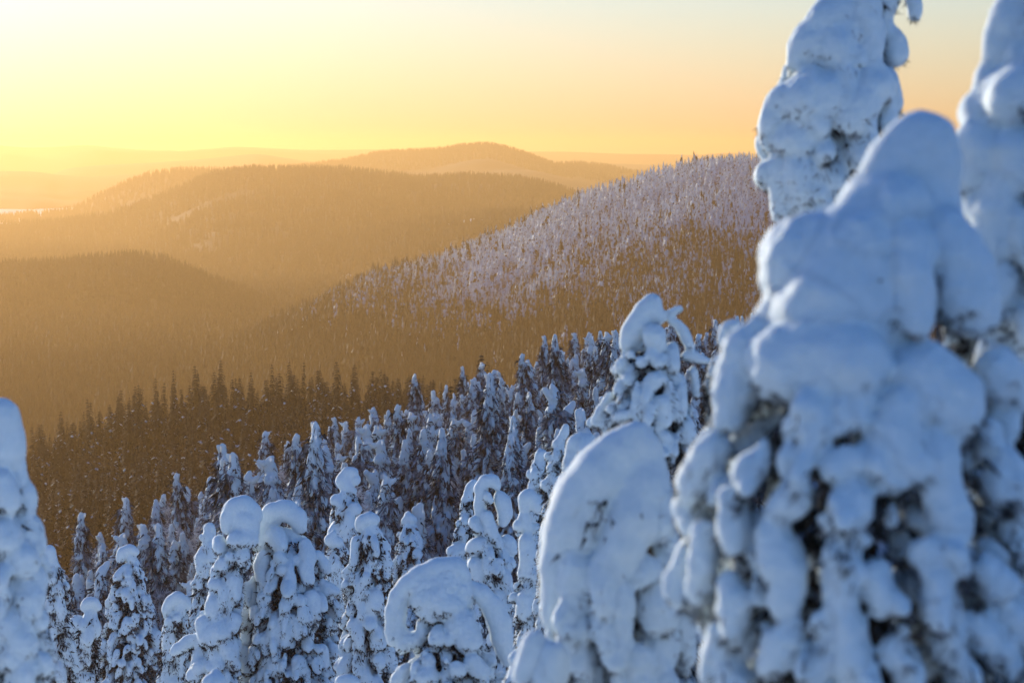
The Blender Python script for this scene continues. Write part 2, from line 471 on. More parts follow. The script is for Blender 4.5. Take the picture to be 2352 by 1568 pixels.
def dark_forest(name, nm, n, x0, x1, before, after, hlo, hhi, label, seed, bias=0.0, snow=0.0):
    p, X, D, r = ridge_points(nm, n, x0, x1, before, after, seed, bias)
    ok = ~in_clearing(p); p, X = p[ok], X[ok]; n = len(p)
    var = np.where(r.rand(n) < snow + 0.2 * fbm(p[:, 0] / 200, p[:, 1] / 200, seed) * (snow > 0), r.randint(4, 8, n), r.randint(0, 4, n))
    scatter(name, p, r.uniform(hlo, hhi, n), var, label, seed)
dark_forest('hill_forest', 'west', 9000, -350, 950, 480, 25, 8, 15, 'dark spruce forest on the rounded low hill at left', 11, 0.3)
dark_forest('valley_forest', 'spur', 9000, -250, 1500, 600, 40, 8, 15, 'hazy spruce forest on the low spur in the valley', 12, 0.2)
dark_forest('ridge_forest', 'ridge', 14000, -350, 1600, 800, 40, 8, 16, 'hazy forest on the long golden ridge across the valley', 13, 0.4)
dark_forest('knoll_forest', 'knoll', 3500, -350, 800, 350, 40, 9, 16, 'forest fringe on the hazy knoll beside the lake', 14, 0.6)
dark_forest('hump_forest', 'hump', 7000, 500, 1700, 420, 40, 9, 17, 'faint forest on the farthest rounded fell top', 15, 0.8)

# valley floor between the bench and the fell
r = np.random.RandomState(31); n = 8000
X = r.uniform(-350, 1500, n); d = 620 + 800 * r.rand(n) ** 0.8; x = (X - 1176) / FPX * d
z = height(x, d); ok = z < np.where(X < 700, -99, -104)
scatter('valley_floor_forest', np.stack([x, d, z], -1)[ok], r.uniform(8, 15, n)[ok], r.randint(0, 4, n)[ok], 'dark brown spruce forest on the shaded valley floor', 31)
# ------------------------------------------------------------------ snow: smooth union of lumps -> surface
def surface_nets(Fd, org, h):
    """quads of the zero level of Fd (inside negative)"""
    ins = Fd < 0
    nx, ny, nz = Fd.shape
    c = [ins[i:nx - 1 + i, j:ny - 1 + j, k:nz - 1 + k] for i in (0, 1) for j in (0, 1) for k in (0, 1)]
    anyi = c[0].copy(); alli = c[0].copy()
    for a in c[1:]: anyi |= a; alli &= a
    act = anyi & ~alli
    ijk = np.argwhere(act)
    idx = np.full(act.shape, -1, np.int32); idx[act] = np.arange(len(ijk))
    I, J, K = ijk.T
    val = np.stack([Fd[I + i, J + j, K + k] for i in (0, 1) for j in (0, 1) for k in (0, 1)], 1)
    cor = np.array([(i, j, k) for i in (0, 1) for j in (0, 1) for k in (0, 1)], np.float32)
    acc = np.zeros((len(ijk), 3), np.float32); cnt = np.zeros(len(ijk), np.float32)
    for a in range(8):
        for b in range(a + 1, 8):
            if np.abs(cor[a] - cor[b]).sum() != 1: continue
            va, vb = val[:, a], val[:, b]
            m = (va < 0) != (vb < 0)
            t = np.where(m, va / np.where(m, va - vb, 1), 0)[:, None]
            acc += np.where(m[:, None], cor[a] + t * (cor[b] - cor[a]), 0); cnt += m
    V = (ijk + acc / cnt[:, None]) * h + org
    g = np.stack([(val[:, 4:].mean(1) - val[:, :4].mean(1)),
                  (val[:, [2, 3, 6, 7]].mean(1) - val[:, [0, 1, 4, 5]].mean(1)),
                  (val[:, 1::2].mean(1) - val[:, 0::2].mean(1))], 1)
    nrm = g / np.maximum(np.linalg.norm(g, axis=1), 1e-9)[:, None]
    quads = []
    for ax in range(3):
        sl0 = [slice(None)] * 3; sl1 = [slice(None)] * 3
        sl0[ax] = slice(0, -1); sl1[ax] = slice(1, None)
        A, B = ins[tuple(sl0)], ins[tuple(sl1)]
        e = np.argwhere(A != B)
        o1, o2 = [a for a in range(3) if a != ax]
        e = e[(e[:, o1] > 0) & (e[:, o2] > 0) & (e[:, o1] < Fd.shape[o1] - 1) & (e[:, o2] < Fd.shape[o2] - 1)]
        if not len(e): continue
        flip = A[tuple(e.T)]
        def cell(d1, d2):
            q = e.copy(); q[:, o1] -= d1; q[:, o2] -= d2
            return idx[tuple(q.T)]
        q = np.stack([cell(1, 1), cell(0, 1), cell(0, 0), cell(1, 0)], 1)
        if ax == 1: flip = ~flip
        q[~flip] = q[~flip][:, ::-1]
        quads.append(q)
    Q = np.concatenate(quads)
    Q = Q[(Q >= 0).all(1)]
    return V, Q, nrm, ijk

def lattice_noise(p, cell, seed):
    r = np.random.RandomState(seed).rand(32, 32, 32).astype(np.float32)
    q = p / cell; i = np.floor(q).astype(int); f = (q - i); f = f * f * (3 - 2 * f)
    s = 0
    for a in (0, 1):
        for b in (0, 1):
            for c in (0, 1):
                w = (f[:, 0] if a else 1 - f[:, 0]) * (f[:, 1] if b else 1 - f[:, 1]) * (f[:, 2] if c else 1 - f[:, 2])
                s = s + w * r[(i[:, 0] + a) % 32, (i[:, 1] + b) % 32, (i[:, 2] + c) % 32]
    return s - 0.5

def snow_surface(blobs, h, blend, namp, nscale, seed):
    """blobs: list of (centre, radii, rot 3x3 columns = axes, group)"""
    C = np.array([b[0] for b in blobs], np.float32); Rm = np.array([max(b[1]) for b in blobs], np.float32)
    pad = 4 * h + 2.5 * blend
    lo = (C - Rm[:, None]).min(0) - pad; hi = (C + Rm[:, None]).max(0) + pad
    n = np.ceil((hi - lo) / h).astype(int) + 1
    S = np.zeros(n, np.float32); best = np.full(n, 9.0, np.float32); lab = np.zeros(n, np.int16)
    k = 1.0 / blend
    for (c, ra, rot, g), rm in zip(blobs, Rm):
        a = np.maximum(((c - rm - 3 * blend - lo) / h).astype(int), 0)
        b = np.minimum(((c + rm + 3 * blend - lo) / h).astype(int) + 2, n)
        gx = [np.arange(a[i], b[i], dtype=np.float32) * h + lo[i] - c[i] for i in range(3)]
        X, Y, Z = np.meshgrid(*gx, indexing='ij', sparse=True)
        q = [(X * rot[0, i] + Y * rot[1, i] + Z * rot[2, i]) / ra[i] for i in range(3)]
        k0 = np.sqrt(q[0] ** 2 + q[1] ** 2 + q[2] ** 2)
        k1 = np.sqrt((q[0] / ra[0]) ** 2 + (q[1] / ra[1]) ** 2 + (q[2] / ra[2]) ** 2)
        d = k0 * (k0 - 1) / np.maximum(k1, 1e-6)
        sl = tuple(slice(a[i], b[i]) for i in range(3))
        S[sl] += np.exp(np.clip(-k * d, -30, 30))
        m = d < best[sl]
        best[sl] = np.where(m, d, best[sl]); lab[sl] = np.where(m, g, lab[sl])
    Fd = -np.log(S + 1e-12) * blend
    if namp > 0:
        near = np.argwhere(np.abs(Fd) < 1.8 * h + 0.6 * namp)
        p = near * h + lo + 50.0
        nz = lattice_noise(p, nscale, seed) + 0.6 * lattice_noise(p, nscale * 0.36, seed + 1)
        Fd[tuple(near.T)] += nz * namp * 1.6 * np.where(lab[tuple(near.T)] == 1, 0.4, 1.0)
    V, Q, nrm, ijk = surface_nets(Fd, lo, h)
    return V, Q, nrm, lab[tuple(ijk.T)], (Fd, lo, h)

def frame_from(t):
    t = np.asarray(t, float); t = t / max(np.linalg.norm(t), 1e-9)
    a = np.array((0.0, 1.0, 0.0)) if abs(t[1]) < 0.9 else np.array((1.0, 0, 0))
    s = np.array((t[1] * a[2] - t[2] * a[1], t[2] * a[0] - t[0] * a[2], t[0] * a[1] - t[1] * a[0])); s /= math.sqrt(s @ s)
    w = (t[1] * s[2] - t[2] * s[1], t[2] * s[0] - t[0] * s[2], t[0] * s[1] - t[1] * s[0])
    return np.array(((t[0], s[0], w[0]), (t[1], s[1], w[1]), (t[2], s[2], w[2])))
EYE = np.eye(3)

def field_at(fld, p):
    Fd, lo, h = fld
    i = np.clip(np.round((p - lo) / h).astype(int), 1, np.array(Fd.shape) - 2)
    v = Fd[i[:, 0], i[:, 1], i[:, 2]]
    gz = Fd[i[:, 0], i[:, 1], i[:, 2] + 1] - Fd[i[:, 0], i[:, 1], i[:, 2] - 1]
    gx = Fd[i[:, 0] + 1, i[:, 1], i[:, 2]] - Fd[i[:, 0] - 1, i[:, 1], i[:, 2]]
    gy = Fd[i[:, 0], i[:, 1] + 1, i[:, 2]] - Fd[i[:, 0], i[:, 1] - 1, i[:, 2]]
    return v, gz / np.maximum(np.sqrt(gx * gx + gy * gy + gz * gz), 1e-6)

def needles(name, pts, outs, rs, per, length, width, rng, mat, down=0.9, fld=None, base0=None):
    """hanging needle sprays: thin tapered blades around the given points"""
    n = len(pts)
    p = np.repeat(pts, per, 0); o = np.repeat(outs, per, 0); r = np.repeat(rs, per)[:, None]
    m = len(p)
    off = rng.randn(m, 3) * 0.6; off[:, 2] = -np.abs(off[:, 2]) * 0.9 - 0.2
    base = p + off * r
    d = o * 0.45 + rng.randn(m, 3) * 0.5 + np.array((0, 0, -down))
    d /= np.linalg.norm(d, axis=1)[:, None]
    L = length * (0.5 + rng.rand(m, 1)); W = width * (0.6 + 0.8 * rng.rand(m, 1))
    side = np.cross(d, rng.randn(m, 3)); side /= np.maximum(np.linalg.norm(side, axis=1), 1e-6)[:, None]
    if fld is not None:                          # keep what really shows: tips in the open air, roots near the snow, not on top of it
        vb, gb = field_at(fld, base + base0); vt, gt = field_at(fld, base + base0 + d * L)
        ok = (vt > 0) & (vb > -0.7 * length) & (gt < 0.4) & (gb < 0.6)
        base, d, L, W, side = base[ok], d[ok], L[ok], W[ok], side[ok]; m = len(base)
    V = np.concatenate([base - side * W, base + side * W, base + d * L], 1).reshape(-1, 3)
    F = np.arange(3 * m).reshape(-1, 3)
    return V, F

def tube(path, radii, sides=8):
    V, F = [], []
    path = np.asarray(path, float)
    for i, (c, r) in enumerate(zip(path, radii)):
        t = path[min(i + 1, len(path) - 1)] - path[max(i - 1, 0)]
        fr = frame_from(t)
        for k in range(sides):
            a = 2 * math.pi * k / sides
            V.append(c + r * (math.cos(a) * fr[:, 1] + math.sin(a) * fr[:, 2]))
    for i in range(len(path) - 1):
        for k in range(sides):
            k2 = (k + 1) % sides
            F.append((i * sides + k, i * sides + k2, (i + 1) * sides + k2, (i + 1) * sides + k))
    return np.array(V), np.array(F)

def hanging_branches(zs, cs, Rs, r0, rng, density=1.0, drop=0.2, gap_ok=0.15, top_skip=0.0, zcut=-1e9, ragged=0.26):
    """branches that leave the stem, arch out to the envelope and hang down, loaded with lumps.
    zs descending heights, cs stem centres, Rs envelope radii.  returns blobs (group 0) and needle points"""
    blobs, np_, no_, nr_ = [], [], [], []
    zt, zb = zs[0], zs[-1]
    fz = lambda z, arr: np.interp(-z, -np.asarray(zs), arr)
    z = zt - top_skip
    ga = rng.rand() * 6.28
    zb = max(zb, zcut)
    while z > zb:
        R = float(fz(z, Rs))
        n = max(2, int(round(density * 2 * math.pi * R / (2.3 * r0) * 0.34)))
        for _ in range(n):
            ga += 2.39996 + rng.randn() * 0.25
            L = r0 * rng.uniform(3.5, 9.0)
            steps = max(3, int(L / (r0 * 0.85)))
            bend = rng.randn() * 0.12
            rr = r0 * rng.uniform(0.65, 1.4); deep = rng.uniform(1.0 - ragged, 1.05)
            prev = None
            z0 = z + rng.randn() * r0
            for s in range(steps + 1):
                t = s / steps
                zz = z0 - L * t ** 1.15
                if zz < zb - r0: break
                Re = float(fz(zz, Rs)) * deep * rng.uniform(0.96, 1.04)
                rho = max(0.02, Re - rr * 0.55) * min(1.0, 0.45 + 1.5 * t) * (0.93 + 0.07 * t)
                a = ga + bend * t
                cx = fz(zz, cs[:, 0]); cy = fz(zz, cs[:, 1])
                out = np.array((math.cos(a), math.sin(a), 0.0))
                c = np.array((cx, cy, zz)) + out * rho
                tang = (c - prev) if prev is not None else out * 0.6 + np.array((0, 0, -0.8))
                prev = c
                env = math.sin(math.pi * min(1, 0.25 + 0.72 * t))
                lr = rr * (0.42 + 0.6 * env) * rng.uniform(0.75, 1.2)
                np_.append(c); no_.append(out); nr_.append(lr)
                if s > 0 and rng.rand() < gap_ok: continue
                e = rng.uniform(1.2, 2.1)
                blobs.append((c + rng.randn(3) * 0.08 * r0, (lr * e, lr, lr * rng.uniform(0.75, 1.0)), frame_from(tang), 0))
        z -= r0 * rng.uniform(0.9, 1.3)
    return blobs, np.array(np_), np.array(no_), np.array(nr_)

def tree_object(name, base, label, group, cat='snowy tree'):
    root = bpy.data.objects.new(name, None); COL.objects.link(root)
    root.location = base; root.empty_display_size = 0.3
    root['label'] = label; root['category'] = cat
    if group: root['group'] = group
    return root

TRI = [0]
def count(me):
    TRI[0] += sum(max(0, n) for n in [len(me.loops) - 2 * len(me.polygons)]); return me

# ------------------------------------------------------------------ foreground trees, one by one
# outline rows and lumps are read in enlarged views of the place; each view has its own origin and scale
VIEW = dict(c1=(376.3, 1110.1, .29222), c2=(846.7, 1034.9, .34032), c3=(1317.1, 649.2, .25799), c4=(0.0, 846.7, .45999),
            c5=(1599.4, 0.0, .50043), c6=(1505.3, 752.6, .5201), c7=(1129.0, 620.9, .60418), c8=(799.7, 799.7, .26), c9=(658.6, 846.7, .4602))

def hero(name, label, view, d, rows, caps, clumps, lump, seed, dens=1.0, gaps=0.18, blend=0.35, per=22, twigs=(), group=None, split=True, step=None, load=True, noise=1.0, load_from=None, stop=None):
    ox, oy, s = VIEW[view]
    m = d / FPX * s                              # metres per view unit at that depth
    rng = np.random.RandomState(seed)
    W = lambda x, y, off=0.0: P(ox + s * x, oy + s * y, d + off)
    rows = sorted(rows)
    rz = np.array([W((a + b) / 2, y)[2] for y, a, b in rows]); rx = np.array([W((a + b) / 2, y)[0] for y, a, b in rows])
    rR = np.array([(b - a) / 2 * m for y, a, b in rows])
    gx = rx[-1]
    ground = float(height(gx, d)) - 0.05
    # carry the outline on to the ground below the picture
    if rz[-1] > ground + 0.05:
        grow = min(0.25, max(0.05, (rR[-1] - rR[0]) / max(rz[0] - rz[-1], 0.1)))
        rR = np.append(rR, rR[-1] + grow * (rz[-1] - ground)); rx = np.append(rx, gx); rz = np.append(rz, ground)
    base = np.array((gx, d, ground))
    cs = np.stack([rx, np.full(len(rx), d)], 1)
    r0 = lump * m
    h = step or max(0.019, d * 0.00068)
    blobs = []
    def add_chain(pts, g, cap):
        q = []
        for p in pts:
            X, Y, r = p[:3]
            rad_ = r * m
            c = W(X, Y)
            if len(p) > 3: off = p[3] * m
            elif cap: off = 0.0
            else:
                R = float(np.interp(-c[2], -rz, rR)); cx = float(np.interp(-c[2], -rz, rx))
                off = -math.sqrt(max(R * R - (c[0] - cx) ** 2, 0)) * 0.85 + rad_ * 0.45
            q.append((W(X, Y, off), rad_))
        if len(q) == 1:
            c, r = q[0]
            ax = frame_from(np.array((rng.randn() * 0.3, rng.randn() * 0.3, -1)))
            blobs.append((c, (r * 1.12, r, r * 0.95), ax, g)); return
        for (c0, r0_), (c1, r1) in zip(q[:-1], q[1:]):
            Ld = np.linalg.norm(c1 - c0); k = max(1, int(math.ceil(Ld / (0.5 * min(r0_, r1)))))
            fr = frame_from(c1 - c0 + 1e-6)
            for i in range(k + 1):
                t = i / k; r = r0_ * (1 - t) + r1 * t
                r *= 1 + rng.randn() * 0.035
                blobs.append((c0 * (1 - t) + c1 * t + rng.randn(3) * 0.04 * r, (r, r, r * 0.97), fr, g))
    for ch in caps: add_chain(ch, 1, True)
    for i, ch in enumerate(clumps): add_chain(ch, 2 + i, False)
    zcut = P(1176, 1568, d)[2] - 0.25 - 0.02 * d
    if stop is not None: zcut = max(zcut, W(0, stop)[2])
    top_skip = max(0.0, rz[0] - W(0, load_from)[2]) if load_from is not None else 0.0
    hb, npt, nout, nr = hanging_branches(rz, cs, rR, r0, rng, dens, gap_ok=gaps, zcut=zcut, top_skip=top_skip)
    if load: blobs += hb
    V, Q, nrm, lab, fld = snow_surface(blobs, h, blend * r0 * 0.45, 0.13 * r0 * noise, r0 * 1.3, seed)
    # leave out faces buried deep inside the crown
    qc = V[Q[:, 0]]; qr = np.hypot(qc[:, 0] - np.interp(-qc[:, 2], -rz, rx), qc[:, 1] - d)
    Q = Q[(qr > 0.42 * np.interp(-qc[:, 2], -rz, rR)) | (qc[:, 2] > rz[0] - 2 * r0) | (lab[Q[:, 0]] > 0)]
    V = V - base
    root = tree_object(name, base, label, group)
    fl = lab[Q[:, 0]]
    def piece(nm, mask):
        if mask.sum() < 12: return
        q = Q[mask]; used, inv = np.unique(q, return_inverse=True)
        me = mesh_from(nm, V[used], inv.reshape(-1, 4), M_SNOW, normals=nrm[used])
        link(nm, count(me), root)
    if split:
        piece('snow_cap', fl == 1)
        for i in range(len(clumps)): piece('snow_clump', fl == 2 + i)
        piece('snow_load', fl == 0)
    else:
        piece('snow_cap', fl == 1); piece('snow_load', fl != 1)
    # needles: below the lumps of every branch and along the undersides of the snow
    und = np.where((nrm[:, 2] < np.where(lab == 1, -0.8, -0.3)) & (rng.rand(len(V)) < 0.16 * min(1.0, (h / 0.02) ** 2 * 0.5 + 0.1)))[0]
    wpx = max(0.0032, d * 0.00017)
    lenn = max(0.055, 0.75 * r0)
    V1, F1 = needles('n', npt - base, nout, nr, per, lenn, wpx, rng, M_NEEDLE, fld=fld, base0=base)
    uo = nrm[und] * np.array((1, 1, 0.0)); 
    V2, F2 = needles('n', V[und] - nrm[und] * lenn * 0.25, uo, np.full(len(und), lenn * 0.25), 9, lenn * 0.85, wpx, rng, M_NEEDLE, down=0.6, fld=fld, base0=base)
    # dark inner mass of twigs
    k = 40 + int(len(npt) * 0.5)
    zz = rng.uniform(max(rz[-1], zcut), rz[0] - r0, k * 6)
    RR = np.interp(-zz, -rz, rR) * 0.78 * np.sqrt(rng.rand(k * 6)); aa = rng.rand(k * 6) * 6.283
    pin = np.stack([np.interp(-zz, -rz, rx) + np.cos(aa) * RR, d + np.sin(aa) * RR, zz], 1) - base
    V3, F3 = needles('n', pin, np.stack([np.cos(aa), np.sin(aa), 0 * aa], 1), np.full(len(pin), r0 * 0.5), 3, lenn * 1.6, wpx * 3.0, rng, M_NEEDLE, fld=fld, base0=base)
    print(name, d, 'snow', len(Q) * 2, 'needles', len(F1), len(F2), len(F3))
    VV = np.concatenate([V1, V2, V3]); FF = np.concatenate([F1, F2 + len(V1), F3 + len(V1) + len(V2)])
    link('foliage', count(mesh_from('foliage', VV, FF, M_NEEDLE, smooth=False)), root)
    top = rz[0]
    path = [np.array((np.interp(-z, -rz, rx), d, z)) - base for z in np.linspace(ground - 0.3, top - 0.1 * (top - ground) * 0.3, 9)]
    tr = np.linspace(0.045 + 0.016 * (top - ground), 0.012, 9)
    link('trunk', count(mesh_from('trunk', *tube(path, tr), M_BARK)), root)
    for tw in twigs:
        pts = [W(*p) - base for p in tw]
        link('twig', count(mesh_from('twig', *tube(pts, np.linspace(0.5, 0.15, len(pts)) * 12 * m, 6), M_BARK)), root)
    return root
def _(X, *rows): return list(rows)
# --- the big blurred tree at the right, closest to the camera (view c5 above, c6 below -> c5 units)
def c6to5(p):
    ox6, oy6, s6 = VIEW['c6']; ox5, oy5, s5 = VIEW['c5']
    return ((ox6 + s6 * p[0] - ox5) / s5, (oy6 + s6 * p[1] - oy5) / s5, p[2] * s6 / s5) + tuple(v * s6 / s5 for v in p[3:])
def L6(*chains): return [[c6to5((p[0], p[1], p[2] * (0.88 if p[1] > 280 else 1.0)) + tuple(p[3:])) for p in ch] for ch in chains]
a_rows = [(900, 700, 1200), (1100, 480, 1260), (1300, 330, 1330), (1500, 260, 1400)] + [(c6to5((0, y, 1))[1], c6to5((a, 0, 1))[0], c6to5((b, 0, 1))[0]) for y, a, b in ((250, 330, 1560), (500, 240, 1620), (700, 160, 1660), (1000, 150, 1700), (1300, 200, 1720), (1600, 220, 1740))]
hero('snow_laden_spruce', 'huge blurred snow-laden spruce with smooth hooded top filling the right side', 'c5', 9.0, a_rows,
     caps=[[(1065, 640, 128), (1085, 760, 112), (1060, 900, 130), (1090, 1020, 120)], [(1030, 640, 135), (960, 730, 140), (890, 830, 140), (820, 930, 130), (740, 1010, 110)],
           [(900, 960, 180, -60), (790, 1080, 200, -110), (700, 1230, 240, -170), (680, 1400, 250, -220), (720, 1540, 220, -230)], [(1080, 1000, 130, -60), (1120, 1180, 150, -120), (1150, 1340, 150, -150)]],
     clumps=[[(930, 930, 120), (890, 1010, 85), (850, 1060, 60)], [(960, 1120, 105), (980, 1260, 95), (1000, 1400, 70), (1010, 1500, 45)],
             [(540, 1235, 250, -60), (640, 1230, 200, -120)], [(620, 1440, 270, -230), (760, 1500, 210, -250)], [(420, 1480, 170, -60), (330, 1590, 120, -40)],
             [(1150, 1100, 120), (1210, 1240, 140), (1260, 1400, 150)], [(760, 1150, 140)]] +
     L6([(600, 150, 190), (860, 160, 180)], [(430, 110, 115), (370, 250, 95), (330, 390, 85)], [(270, 530, 85), (195, 660, 85), (155, 770, 78), (165, 880, 62)],
        [(150, 980, 58), (105, 1090, 48), (95, 1170, 40), (125, 1225, 26)], [(215, 900, 50), (215, 1040, 60), (205, 1140, 55), (190, 1220, 30)],
        [(330, 740, 58), (340, 860, 60), (345, 960, 48)], [(1200, 250, 190), (1310, 340, 150), (1330, 450, 90)], [(1080, 350, 105), (1050, 520, 118), (1120, 620, 90)],
        [(1240, 560, 110), (1260, 700, 90), (1300, 850, 95), (1320, 980, 60)], [(620, 460, 70)], [(680, 385, 34)], [(790, 350, 60), (820, 430, 45)], [(900, 300, 58), (880, 400, 60)],
        [(600, 590, 78)], [(780, 630, 72), (880, 590, 62)], [(640, 730, 60), (560, 800, 70)], [(770, 850, 58)], [(890, 740, 72), (900, 820, 50)], [(920, 935, 38)],
        [(520, 900, 85), (560, 1050, 98), (590, 1180, 75), (570, 1260, 48)], [(820, 980, 62), (820, 1120, 78), (815, 1250, 78), (845, 1400, 90), (870, 1520, 80)],
        [(1180, 1000, 90), (1280, 1060, 72)], [(1230, 1180, 78), (1290, 1300, 80), (1310, 1430, 80)], [(535, 1410, 76), (600, 1350, 55), (500, 1500, 60)],
        [(980, 1080, 55), (990, 1210, 66)], [(1500, 190, 105), (1570, 310, 95)], [(1560, 600, 76), (1590, 750, 80)], [(1450, 1060, 55), (1500, 1140, 66)], [(1400, 1300, 66), (1550, 1480, 70)],
        [(290, 1330, 40), (265, 1440, 46), (255, 1540, 60)], [(330, 1120, 50), (360, 1230, 60), (350, 1350, 50)], [(1050, 1420, 70), (1120, 1530, 80)], [(700, 1450, 60), (690, 1560, 70)], [(430, 600, 60), (400, 680, 55)]),
     lump=62, seed=11, dens=0.42, gaps=0.4, blend=0.5, noise=2.4, load_from=1650)
hero('snow_laden_spruce', 'tall snow-clad spruce rising out of the top edge, behind the hooded giant', 'c5', 16.5,
     [(-330, 640, 760), (-150, 570, 840), (0, 560, 880), (200, 440, 870), (400, 350, 925), (600, 305, 930), (800, 300, 860), (1000, 370, 860), (1250, 330, 900), (1500, 300, 950)],
     caps=[[(690, -400, 60), (700, -300, 75), (690, -190, 85)]],
     clumps=[[(640, 50, 90), (590, 130, 90), (530, 210, 95), (480, 270, 70)], [(770, 20, 75), (780, 130, 72), (790, 230, 55), (800, 300, 40)], [(640, 230, 110)],
             [(520, 460, 135), (600, 430, 90)], [(420, 450, 80), (370, 560, 74), (335, 640, 45)], [(480, 640, 80), (400, 640, 55)], [(480, 780, 76), (490, 870, 74), (480, 930, 55)],
             [(330, 790, 46), (310, 830, 34)], [(375, 900, 36), (380, 1000, 32)], [(870, 370, 56), (900, 440, 40), (890, 500, 40)], [(800, 400, 95), (740, 500, 80), (700, 560, 60)],
             [(905, 150, 20, 0), (912, 200, 46, 0), (914, 245, 60, 0)], [(985, -40, 20, 0), (1000, 20, 24, 0), (1006, 70, 26, 0)], [(890, -20, 36, 0), (905, 20, 26, 0)], [(560, 580, 60)]],
     lump=46, seed=12, dens=0.8, gaps=0.35, blend=0.45, noise=2.0, stop=1150, step=0.03)
hero('snow_laden_spruce', 'broad blurred snowy spruce cut off by the right edge, beside the hooded giant', 'c5', 10.5,
     [(-250, 1520, 1640), (0, 1440, 1720), (250, 1340, 1780), (500, 1220, 1860), (800, 1200, 1920), (1100, 1180, 1960), (1500, 1150, 2000)],
     caps=[[(1590, -350, 70), (1580, -200, 100), (1560, -60, 120)]],
     clumps=[[(1470, 60, 110, 0), (1430, 190, 100, 0), (1400, 290, 85, 0)], [(1345, 375, 80, 0), (1400, 400, 90, -40)], [(1310, 520, 110, 0), (1380, 560, 110, -60)], [(1270, 640, 85), (1330, 720, 105)],
             [(1440, 700, 100), (1480, 820, 90)], [(1275, 790, 80), (1260, 880, 40)], [(1400, 900, 80), (1370, 1010, 90), (1350, 1130, 95)], [(1290, 960, 56)], [(1240, 950, 40)], [(1470, 1000, 60), (1480, 1120, 50)],
             [(1430, 480, 100), (1500, 400, 110)], [(1400, 1300, 70), (1350, 1420, 60)]],
     lump=55, seed=13, dens=0.8, gaps=0.35, blend=0.5, noise=2.0, step=0.028)
hero('snow_laden_spruce', 'smooth domed snow tree with a bright left rim, in front of the hooded giant', 'c7', 13.0,
     [(760, 330, 660), (900, 240, 690), (1100, 205, 700), (1300, 200, 740), (1450, 230, 760), (1568, 240, 780)],
     caps=[[(545, 645, 68), (480, 705, 98), (425, 800, 128), (370, 900, 138), (325, 1000, 125), (290, 1120, 100), (268, 1230, 78), (250, 1320, 56)],
           [(570, 670, 72), (590, 760, 78, -20), (580, 850, 92, -60), (540, 950, 92, -110), (495, 1060, 84, -140), (450, 1150, 76, -150), (420, 1230, 60, -140)]],
     clumps=[[(640, 890, 62), (630, 980, 60)], [(330, 1130, 70, -110), (320, 1230, 60, -110)], [(490, 1240, 46), (480, 1340, 54), (485, 1440, 52)], [(600, 1130, 44), (570, 1180, 30)], [(640, 1230, 78), (630, 1330, 66)], [(335, 1375, 48)],
             [(660, 1010, 50), (670, 1110, 50)], [(330, 1460, 60), (340, 1560, 66)], [(560, 1480, 60)], [(560, 1560, 60)]],
     lump=44, seed=14, dens=0.7, gaps=0.25, blend=0.4, noise=2.0, load_from=1130)
hero('snow_laden_spruce', 'low blurred snow clump at the foot of the domed snow tree', 'c7', 11.0,
     [(1480, 120, 300), (1568, 90, 320), (1640, 80, 330)],
     caps=[[(165, 1400, 38), (165, 1470, 55), (140, 1550, 60)]], clumps=[[(245, 1450, 42), (240, 1540, 52)]], lump=40, seed=15, gaps=0.2, blend=0.5, noise=0.6)
hero('snow_laden_spruce', 'leaning snow-capped spruce with a stub branch at its top, in the centre right', 'c3', 20.0,
     [(560, 470, 900), (700, 400, 980), (900, 370, 1040), (1100, 260, 1060), (1300, 260, 1090), (1500, 300, 1120), (1700, 320, 1150)],
     caps=[[(705, 185, 92), (650, 265, 106), (590, 350, 110), (525, 450, 104), (500, 530, 86), (478, 590, 46)], [(725, 270, 88), (755, 330, 58)]],
     clumps=[[(835, 275, 18, 0), (890, 252, 26, 0), (950, 230, 31, 0)], [(850, 320, 26, 0), (925, 368, 34, 0), (980, 430, 44, 0), (1010, 500, 48, 0), (1040, 575, 42, 0)], [(720, 470, 108), (735, 560, 88)], [(690, 640, 58), (750, 710, 60)],
             [(700, 880, 80), (760, 850, 62)], [(885, 560, 40), (880, 640, 58), (885, 745, 62)], [(955, 940, 42), (950, 1070, 58), (945, 1170, 58)], [(430, 720, 58), (405, 770, 38)], [(510, 640, 44)],
             [(430, 890, 52), (400, 970, 48)], [(330, 1010, 44, 0), (240, 1150, 50, 0), (190, 1250, 36, 0)], [(600, 710, 56)], [(650, 1090, 56), (665, 1190, 46)], [(790, 1080, 86), (800, 1230, 76)],
             [(815, 1380, 68), (830, 1500, 60)], [(1000, 1290, 76), (1020, 1400, 76)], [(990, 650, 42, 0), (1080, 660, 42, 0), (1160, 690, 28, 0), (1215, 703, 14, 0)], [(1065, 780, 38), (1085, 900, 33), (1092, 1005, 28)],
             [(560, 960, 50), (570, 1050, 40)], [(400, 1200, 60), (470, 1180, 50)]],
     lump=40, seed=16, dens=0.75, gaps=0.4, blend=0.4, noise=1.8, stop=1560, step=0.023, twigs=[[(1030, 480), (1045, 440), (1058, 405)]])
hero('snow_laden_spruce', 'small round-capped snow tree squeezed between the leaning spruce and the hooded giant', 'c3', 13.5,
     [(560, 1310, 1480), (700, 1240, 1560), (900, 1195, 1600), (1200, 1160, 1640), (1500, 1040, 1660), (1750, 960, 1700)],
     caps=[[(1440, 385, 62), (1375, 410, 70), (1340, 490, 60), (1330, 550, 40)]], clumps=[[(1400, 560, 70)], [(1290, 700, 60), (1250, 800, 60)]], lump=42, seed=17, gaps=0.3, dens=0.8, stop=1450, step=0.022)
